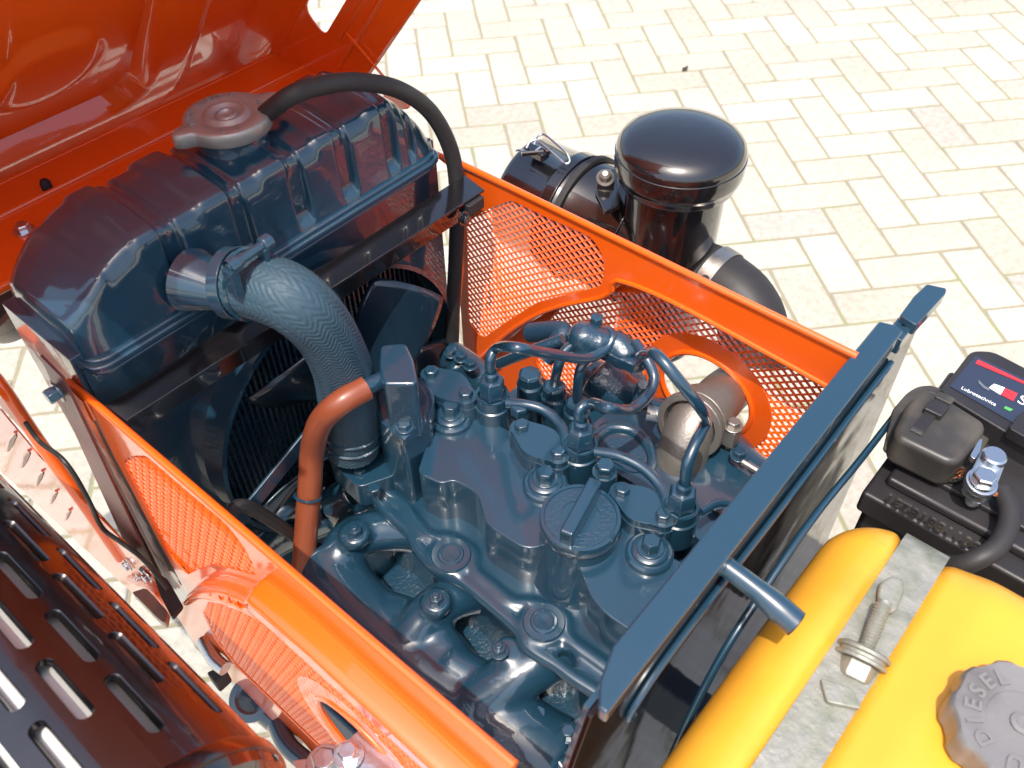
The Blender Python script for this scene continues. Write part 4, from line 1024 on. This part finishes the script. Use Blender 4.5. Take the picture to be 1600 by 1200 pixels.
mk('rear_bracket', prism(fillet([Vector((AX+.048, AY+.01, .80)), Vector((AX+.078, AY+.01, .79)), Vector((AX+.082, AY+.01, .70)), Vector((AX+.048, AY+.01, .66))], .012, 5), (0, -.02, 0)), GALV, ac, bevel=.003)

# ================================================================== MUFFLER SHIELD
hs_ = thing('heat_shield', (-.01, .35, .7), 'shiny dark chrome exhaust heat shield with rows of long slots', 'heat shield')
MR = .080; tang = Vector((.070, 0, .75-1.34)).normalized()   # silhouette plane through the camera
nrm = Vector((-tang.z, 0, tang.x)); nrm = nrm if nrm.x > 0 else -nrm
MC = Vector((.0655, 0, CAMZ-.552)) - nrm*MR
M0, M1 = .262, 1.05        # along y
NA, slots = 0, []
def shield():
    m = MB(); th_ = .0012
    a_lo, a_hi = math.radians(-60), math.radians(200)
    rowstep = math.radians(24); slot_w = math.radians(10); slot_l = .056; pit = .084
    da = math.radians(2); dy = .002
    na = int((a_hi-a_lo)/da); ny = int((M1-M0)/dy)
    def P(a, y, dr=0):
        return Vector((MC.x+(MR+dr)*math.cos(a), y, MC.z+(MR+dr)*math.sin(a)))
    return P
Psh = shield()
def shield_mesh():
    rows = []; m = MB()
    rowstep = math.radians(16); L_, pit = .050, .064; wv_ = .0045
    # strips between slots are exact: slot outlines are stadium shapes cut from (arc, y) space
    circ_len = MR
    a_lo, a_hi = math.radians(-75), math.radians(215)
    r_id = 0; a = a_lo
    while a < a_hi-1e-3:
        a2 = a+rowstep; off = (r_id % 2)*pit/2
        y = M0+.018-off*0 + off-pit
        # cells
        y0 = M0
        cells_ = []; s = M0+.022+off
        while s+L_ < M1-.02: cells_.append((s, s+L_)); s += pit
        bounds = [M0]+[(cells_[i][1]+cells_[i+1][0])/2 for i in range(len(cells_)-1)]+[M1]
        am = (a+a2)/2
        for i, (s0, s1) in enumerate(cells_):
            b0, b1 = bounds[i], bounds[i+1]
            # stadium in (arc,y)
            st = []; r = wv_
            for k in range(9): t = -PI+PI*k/8; st.append((r*math.cos(t), s0+r+r*math.sin(t)))
            for k in range(9): t = PI*k/8; st.append((r*math.cos(t), s1-r+r*math.sin(t)))
            # flank points so that every ring has the same count
            hw = MR*rowstep/2
            out = []
            for (u, yy) in st:
                cy = (s0+s1)/2; hy = (s1-s0)/2
                du, dy_ = u, yy-cy
                # push out to the rectangle
                if yy <= s0+r: fy = b0 if True else yy; 
                su = hw/abs(du) if abs(du) > 1e-6 else 1e9
                if yy < s0+r*1.0001: # lower cap
                    t = math.atan2(yy-(s0+r), u)
                    k1 = hw/abs(math.cos(t)) if abs(math.cos(t)) > 1e-6 else 1e9; k2 = (s0+r-b0)/abs(math.sin(t)) if abs(math.sin(t)) > 1e-6 else 1e9
                    kk = min(k1, k2); out.append((kk*math.cos(t), s0+r+kk*math.sin(t)))
                else:
                    t = math.atan2(yy-(s1-r), u)
                    k1 = hw/abs(math.cos(t)) if abs(math.cos(t)) > 1e-6 else 1e9; k2 = (b1-s1+r)/abs(math.sin(t)) if abs(math.sin(t)) > 1e-6 else 1e9
                    kk = min(k1, k2); out.append((kk*math.cos(t), s1-r+kk*math.sin(t)))
            # insert the rectangle's corners
            rings_ = []
            prof_s = [(0, -.0045), (.15, -.0028), (.35, -.0008), (.7, 0)]
            inner = [(u*.80, (yy-cyy)*.985+cyy) for (u, yy), cyy in [(q, (s0+s1)/2) for q in st]]
            ringsq = [(inner, -.0050), ([(u*.93, yy) for u, yy in st], -.0034), (st, -.0012), ([(u*1.16, (yy-(s0+s1)/2)*1.015+(s0+s1)/2) for u, yy in st], 0.0)]
            R_ = [[Psh(am+u/MR, yy, dr) for u, yy in rg] for rg, dr in ringsq]
            # midpoint ring to keep the curve
            mid1 = [((u*1.16+o_[0])/2, ((yy-(s0+s1)/2)*1.015+(s0+s1)/2+o_[1])/2) for (u, yy), o_ in zip(st, out)]
            R_.append([Psh(am+u/MR, yy) for u, yy in mid1]); R_.append([Psh(am+u/MR, yy) for u, yy in out])
            n = len(st); v = [p for rg in R_ for p in rg]; f = []
            for j in range(len(R_)-1):
                for k in range(n): f.append([j*n+k, j*n+(k+1) % n, (j+1)*n+(k+1) % n, (j+1)*n+k])
            # corners
            base = len(v); L1 = len(R_)-1
            cn = [(-hw, b0), (hw, b0), (hw, b1), (-hw, b1)]
            for (cu, cyy) in cn:
                # nearest two ring points around the corner
                ks = sorted(range(n), key=lambda k: math.hypot(out[k][0]-cu, out[k][1]-cyy))[:2]
                if (abs(ks[0]-ks[1]) in (1, n-1)) and min(math.hypot(out[k][0]-cu, out[k][1]-cyy) for k in ks) > 1e-6:
                    v.append(Psh(am+cu/MR, cyy)); f.append([L1*n+ks[0], L1*n+ks[1], len(v)-1])
            # long flanks between the last lower and first upper points are covered by the ring quads
            m.add(v, f)
        a = a2; r_id += 1
    return m
sh = shield_mesh()
so = mk('slotted_shell', sh, CHROME, hs_, sharp=50)
mk('end_collar', lathe([(MR-.004, 0), (MR+.0015, .001), (MR+.0022, .010), (MR-.001, .014)], (MC.x, M0-.012, MC.z), (0, 1, 0), 72), CHROME, hs_, sharp=50)
mk('end_bead', lathe([(MR-.016, -.004), (MR-.010, -.010), (MR-.002, -.008), (MR, 0)], (MC.x, M0-.010, MC.z), (0, 1, 0), 72), BLK, hs_)
mf = thing('muffler', (MC.x, .35, MC.z), 'black exhaust muffler body inside the slotted chrome shield', 'muffler')
mk('body', lathe([(0, 0), (.05, 0), (.064, .006), (.069, .02), (.069, .74), (0, .75)], (MC.x, M0+.004, MC.z), (0, 1, 0), 64), MUFF, mf)
mk('end_pipe', tube([(MC.x, M0+.01, MC.z), (MC.x+.002, M0-.03, MC.z-.01), (MC.x+.02, M0-.06, MC.z-.03)], .024, 24), STEEL, mf)
for k in range(3):
    t = .5+k*.9; bolt(mf, (MC.x+.045*math.cos(t), M0+.002, MC.z+.045*math.sin(t)), .006, .006, STEEL, ax=(0, -1, 0))

# ================================================================== LEFT SIDE: louvred panel, strips, cable
lv = thing('louvred_panel', at(120, 780, x=.09), 'pale orange louvred strip panel left of the radiator, above the heat shield', 'panel')
XA = .118
def quad(l, x): return pts(l, x=x)
mk('louvred_sheet', prism(quad([(-40, 620), (0, 640), (60, 712), (250, 905), (235, 930), (205, 925), (60, 790), (-40, 700)], XA), (.0016, 0, 0)), ORNG, lv, smooth=False)
mk('folded_edge', tube([at(a, b, x=XA+.001) for a, b in ((-40, 560), (0, 600), (60, 688), (130, 785), (190, 872))], .0062, 12), ORNG, lv)
mk('inner_flange', prism(quad([(-40, 560), (0, 592), (100, 742), (240, 900), (262, 935), (240, 930), (190, 880), (60, 700), (-40, 590)], XA+.016), (.0016, 0, 0)), ORNG, lv, smooth=False)
for k, p in enumerate(((18, 689), (40, 716), (62, 746), (84, 776), (106, 804))):
    q = 1-.11*k; mk('louvre_slot', prism(pts([(p[0]+a*q, p[1]+b*q) for a, b in ((-8, 15), (-4, -1), (6, -14), (8, -7), (2, 7), (-5, 17))], x=XA-.0004), (-.0006, 0, 0)), MAROON, lv, smooth=False)
    mk('louvre', tube(pts([(p[0]+a*q, p[1]+b*q) for a, b in ((-8, 15), (-4, -1), (6, -14))], x=XA-.0012), .0016, 8), ORNG, lv)
for p in ((200, 882), (232, 900), (220, 905)): bolt(lv, at(*p, x=XA-.001), .005, .004, ZINC, ax=(-1, 0, 0))
mk('curled_end', tube([at(a, b, x=XA-.003) for a, b in ((205, 905), (238, 918), (255, 935), (262, 958))], .005, 10), ORNG, lv)
an = thing('angle_post', at(150, 740, y=.60), 'dark maroon upright angle beside the bright aluminium strip, left edge of radiator', 'post')
def ribbon(x0, y0, y1, z0, z1, th_): return box((x0, y0, z0), (x0+th_, y1, z1))
mk('post', prism([at(62, 556, x=.128), at(98, 592, x=.128), at(248, 908, x=.128), at(220, 905, x=.128)], (.002, 0, 0)), MAROON, an, smooth=False)
sp_ = thing('edge_strip', at(170, 750, y=.58), 'narrow bare aluminium strip running down the left edge of the radiator', 'strip')
mk('strip', prism([at(93, 618, x=.134), at(107, 612, x=.134), at(262, 915, x=.134), at(246, 905, x=.134)], (.002, 0, 0)), ALUS, sp_, smooth=False)
mk('rubber_edge', tube([at(107, 612, x=.1355), at(190, 772, x=.1355), at(268, 925, x=.1355)], .0018, 8), RUB, sp_)
bolt(an, at(92, 610, x=.130), .0068, .009, BLUE, ax=(-1, 0, 0)); bolt(an, at(237, 886, x=.125), .0068, .009, BLUE, ax=(-1, 0, 0))
o = thing('loose_cable', at(90, 720, x=.122), 'thin black cable drooping over the louvred orange panel', 'cable')
mk('cable', tube([at(a, b, x=.1145) for a, b in ((40, 660), (62, 690), (95, 715), (118, 745), (140, 785), (160, 825), (190, 848), (225, 875), (262, 920))], .0022, 10), RUB, o)
o = thing('wing_bracket', at(240, 935, x=.10), 'grey metal bracket end poking out under the louvred panel', 'bracket')
mk('plate', prism(fillet(pts([(205, 925), (228, 918), (262, 955), (258, 975), (248, 968)], z=.60), .003), (0, 0, -.01)), STEEL, o, bevel=.001)
mk('rubber_flap', prism(fillet(pts([(236, 888), (262, 905), (285, 945), (268, 965), (250, 930)], z=.62), .003), (0, 0, -.006)), RUB, o, bevel=.001)
# small parts under the near panel
o = thing('panel_stay', at(330, 1035, z=.55), 'zinc stay and black rubber buffer below the near orange panel', 'stay')
mk('buffer', prism(pts([(322, 1050), (348, 1038), (356, 1050), (336, 1068)], z=.56), (0, 0, -.02)), RUB, o, bevel=.002)
mk('stay', tube(pts([(318, 1000), (335, 1030), (352, 1045)], z=.57), .007, 12), ZINC, o)
o = thing('steering_joint', at(400, 1100, z=.50), 'blue ball joint with hose, in the gap below the near orange panel', 'joint')
mk('joint', lathe([(.018, -.02), (.022, -.01), (.022, .004), (.015, .008), (.012, .006), (0, .007)], at(395, 1092, z=.50), (-.3, -.2, 1), 32), BLUE, o)
mk('arm', tube(pts([(400, 1100), (430, 1125), (470, 1160)], z=.49), .012, 16), BLUE, o)
mk('hose', tube(pts([(432, 1130), (450, 1165), (490, 1200), (540, 1240)], z=.53), .009, 14), BLUE, o)
o = thing('chrome_latch', at(560, 1165, z=.74), 'bright metal latch bracket with bolts at the lower picture edge', 'latch')
mk('plate', prism(fillet(pts([(535, 1175), (548, 1150), (566, 1135), (590, 1142), (680, 1225), (640, 1260), (560, 1230)], z=.735), .003), (0, 0, -.012)), ZINC, o, bevel=.002)
mk('arm', prism(fillet(pts([(456, 1188), (540, 1178), (600, 1210), (470, 1215)], z=.70), .003), (0, 0, -.006)), ZINC, o, bevel=.001)
mk('channel', prism(pts([(560, 1130), (575, 1120), (700, 1230), (680, 1240)], z=.742), (0, 0, -.012)), BLUE, o, bevel=.001)
bolt(o, at(508, 1192, z=.702), .009, .007, ZINC); bolt(o, at(545, 1180, z=.737), .007, .007, ZINC)

# tractor's frame rails and wheel hints beneath, out of direct sight
fr = thing('chassis_rail', (.34, .3, .28), 'dark chassis rails low under the engine between the side panels', 'chassis')
for x in (.19, .46): mk('rail', box((x, -.3, .24), (x+.03, .8, .33)), DARK, fr, bevel=.004)

# a dark dead leaf lying on the pavers
lf = at(1070, 108, z=.004)
m = MB().add([lf+Vector(p) for p in ((-.014, 0, 0), (-.004, .007, .004), (.008, .005, .002), (.015, -.001, .006), (.006, -.006, .003), (-.005, -.005, .001), (0, 0, .0045))], [[0, 1, 6], [1, 2, 6], [2, 3, 6], [3, 4, 6], [4, 5, 6], [5, 0, 6]])
tag(mk('dead_leaf', m, mat('dry_leaf', (.05, .035, .02), .8), None, solid=.0008), 'tiny dark dead leaf lying alone on the pale pavers at the top', 'leaf')
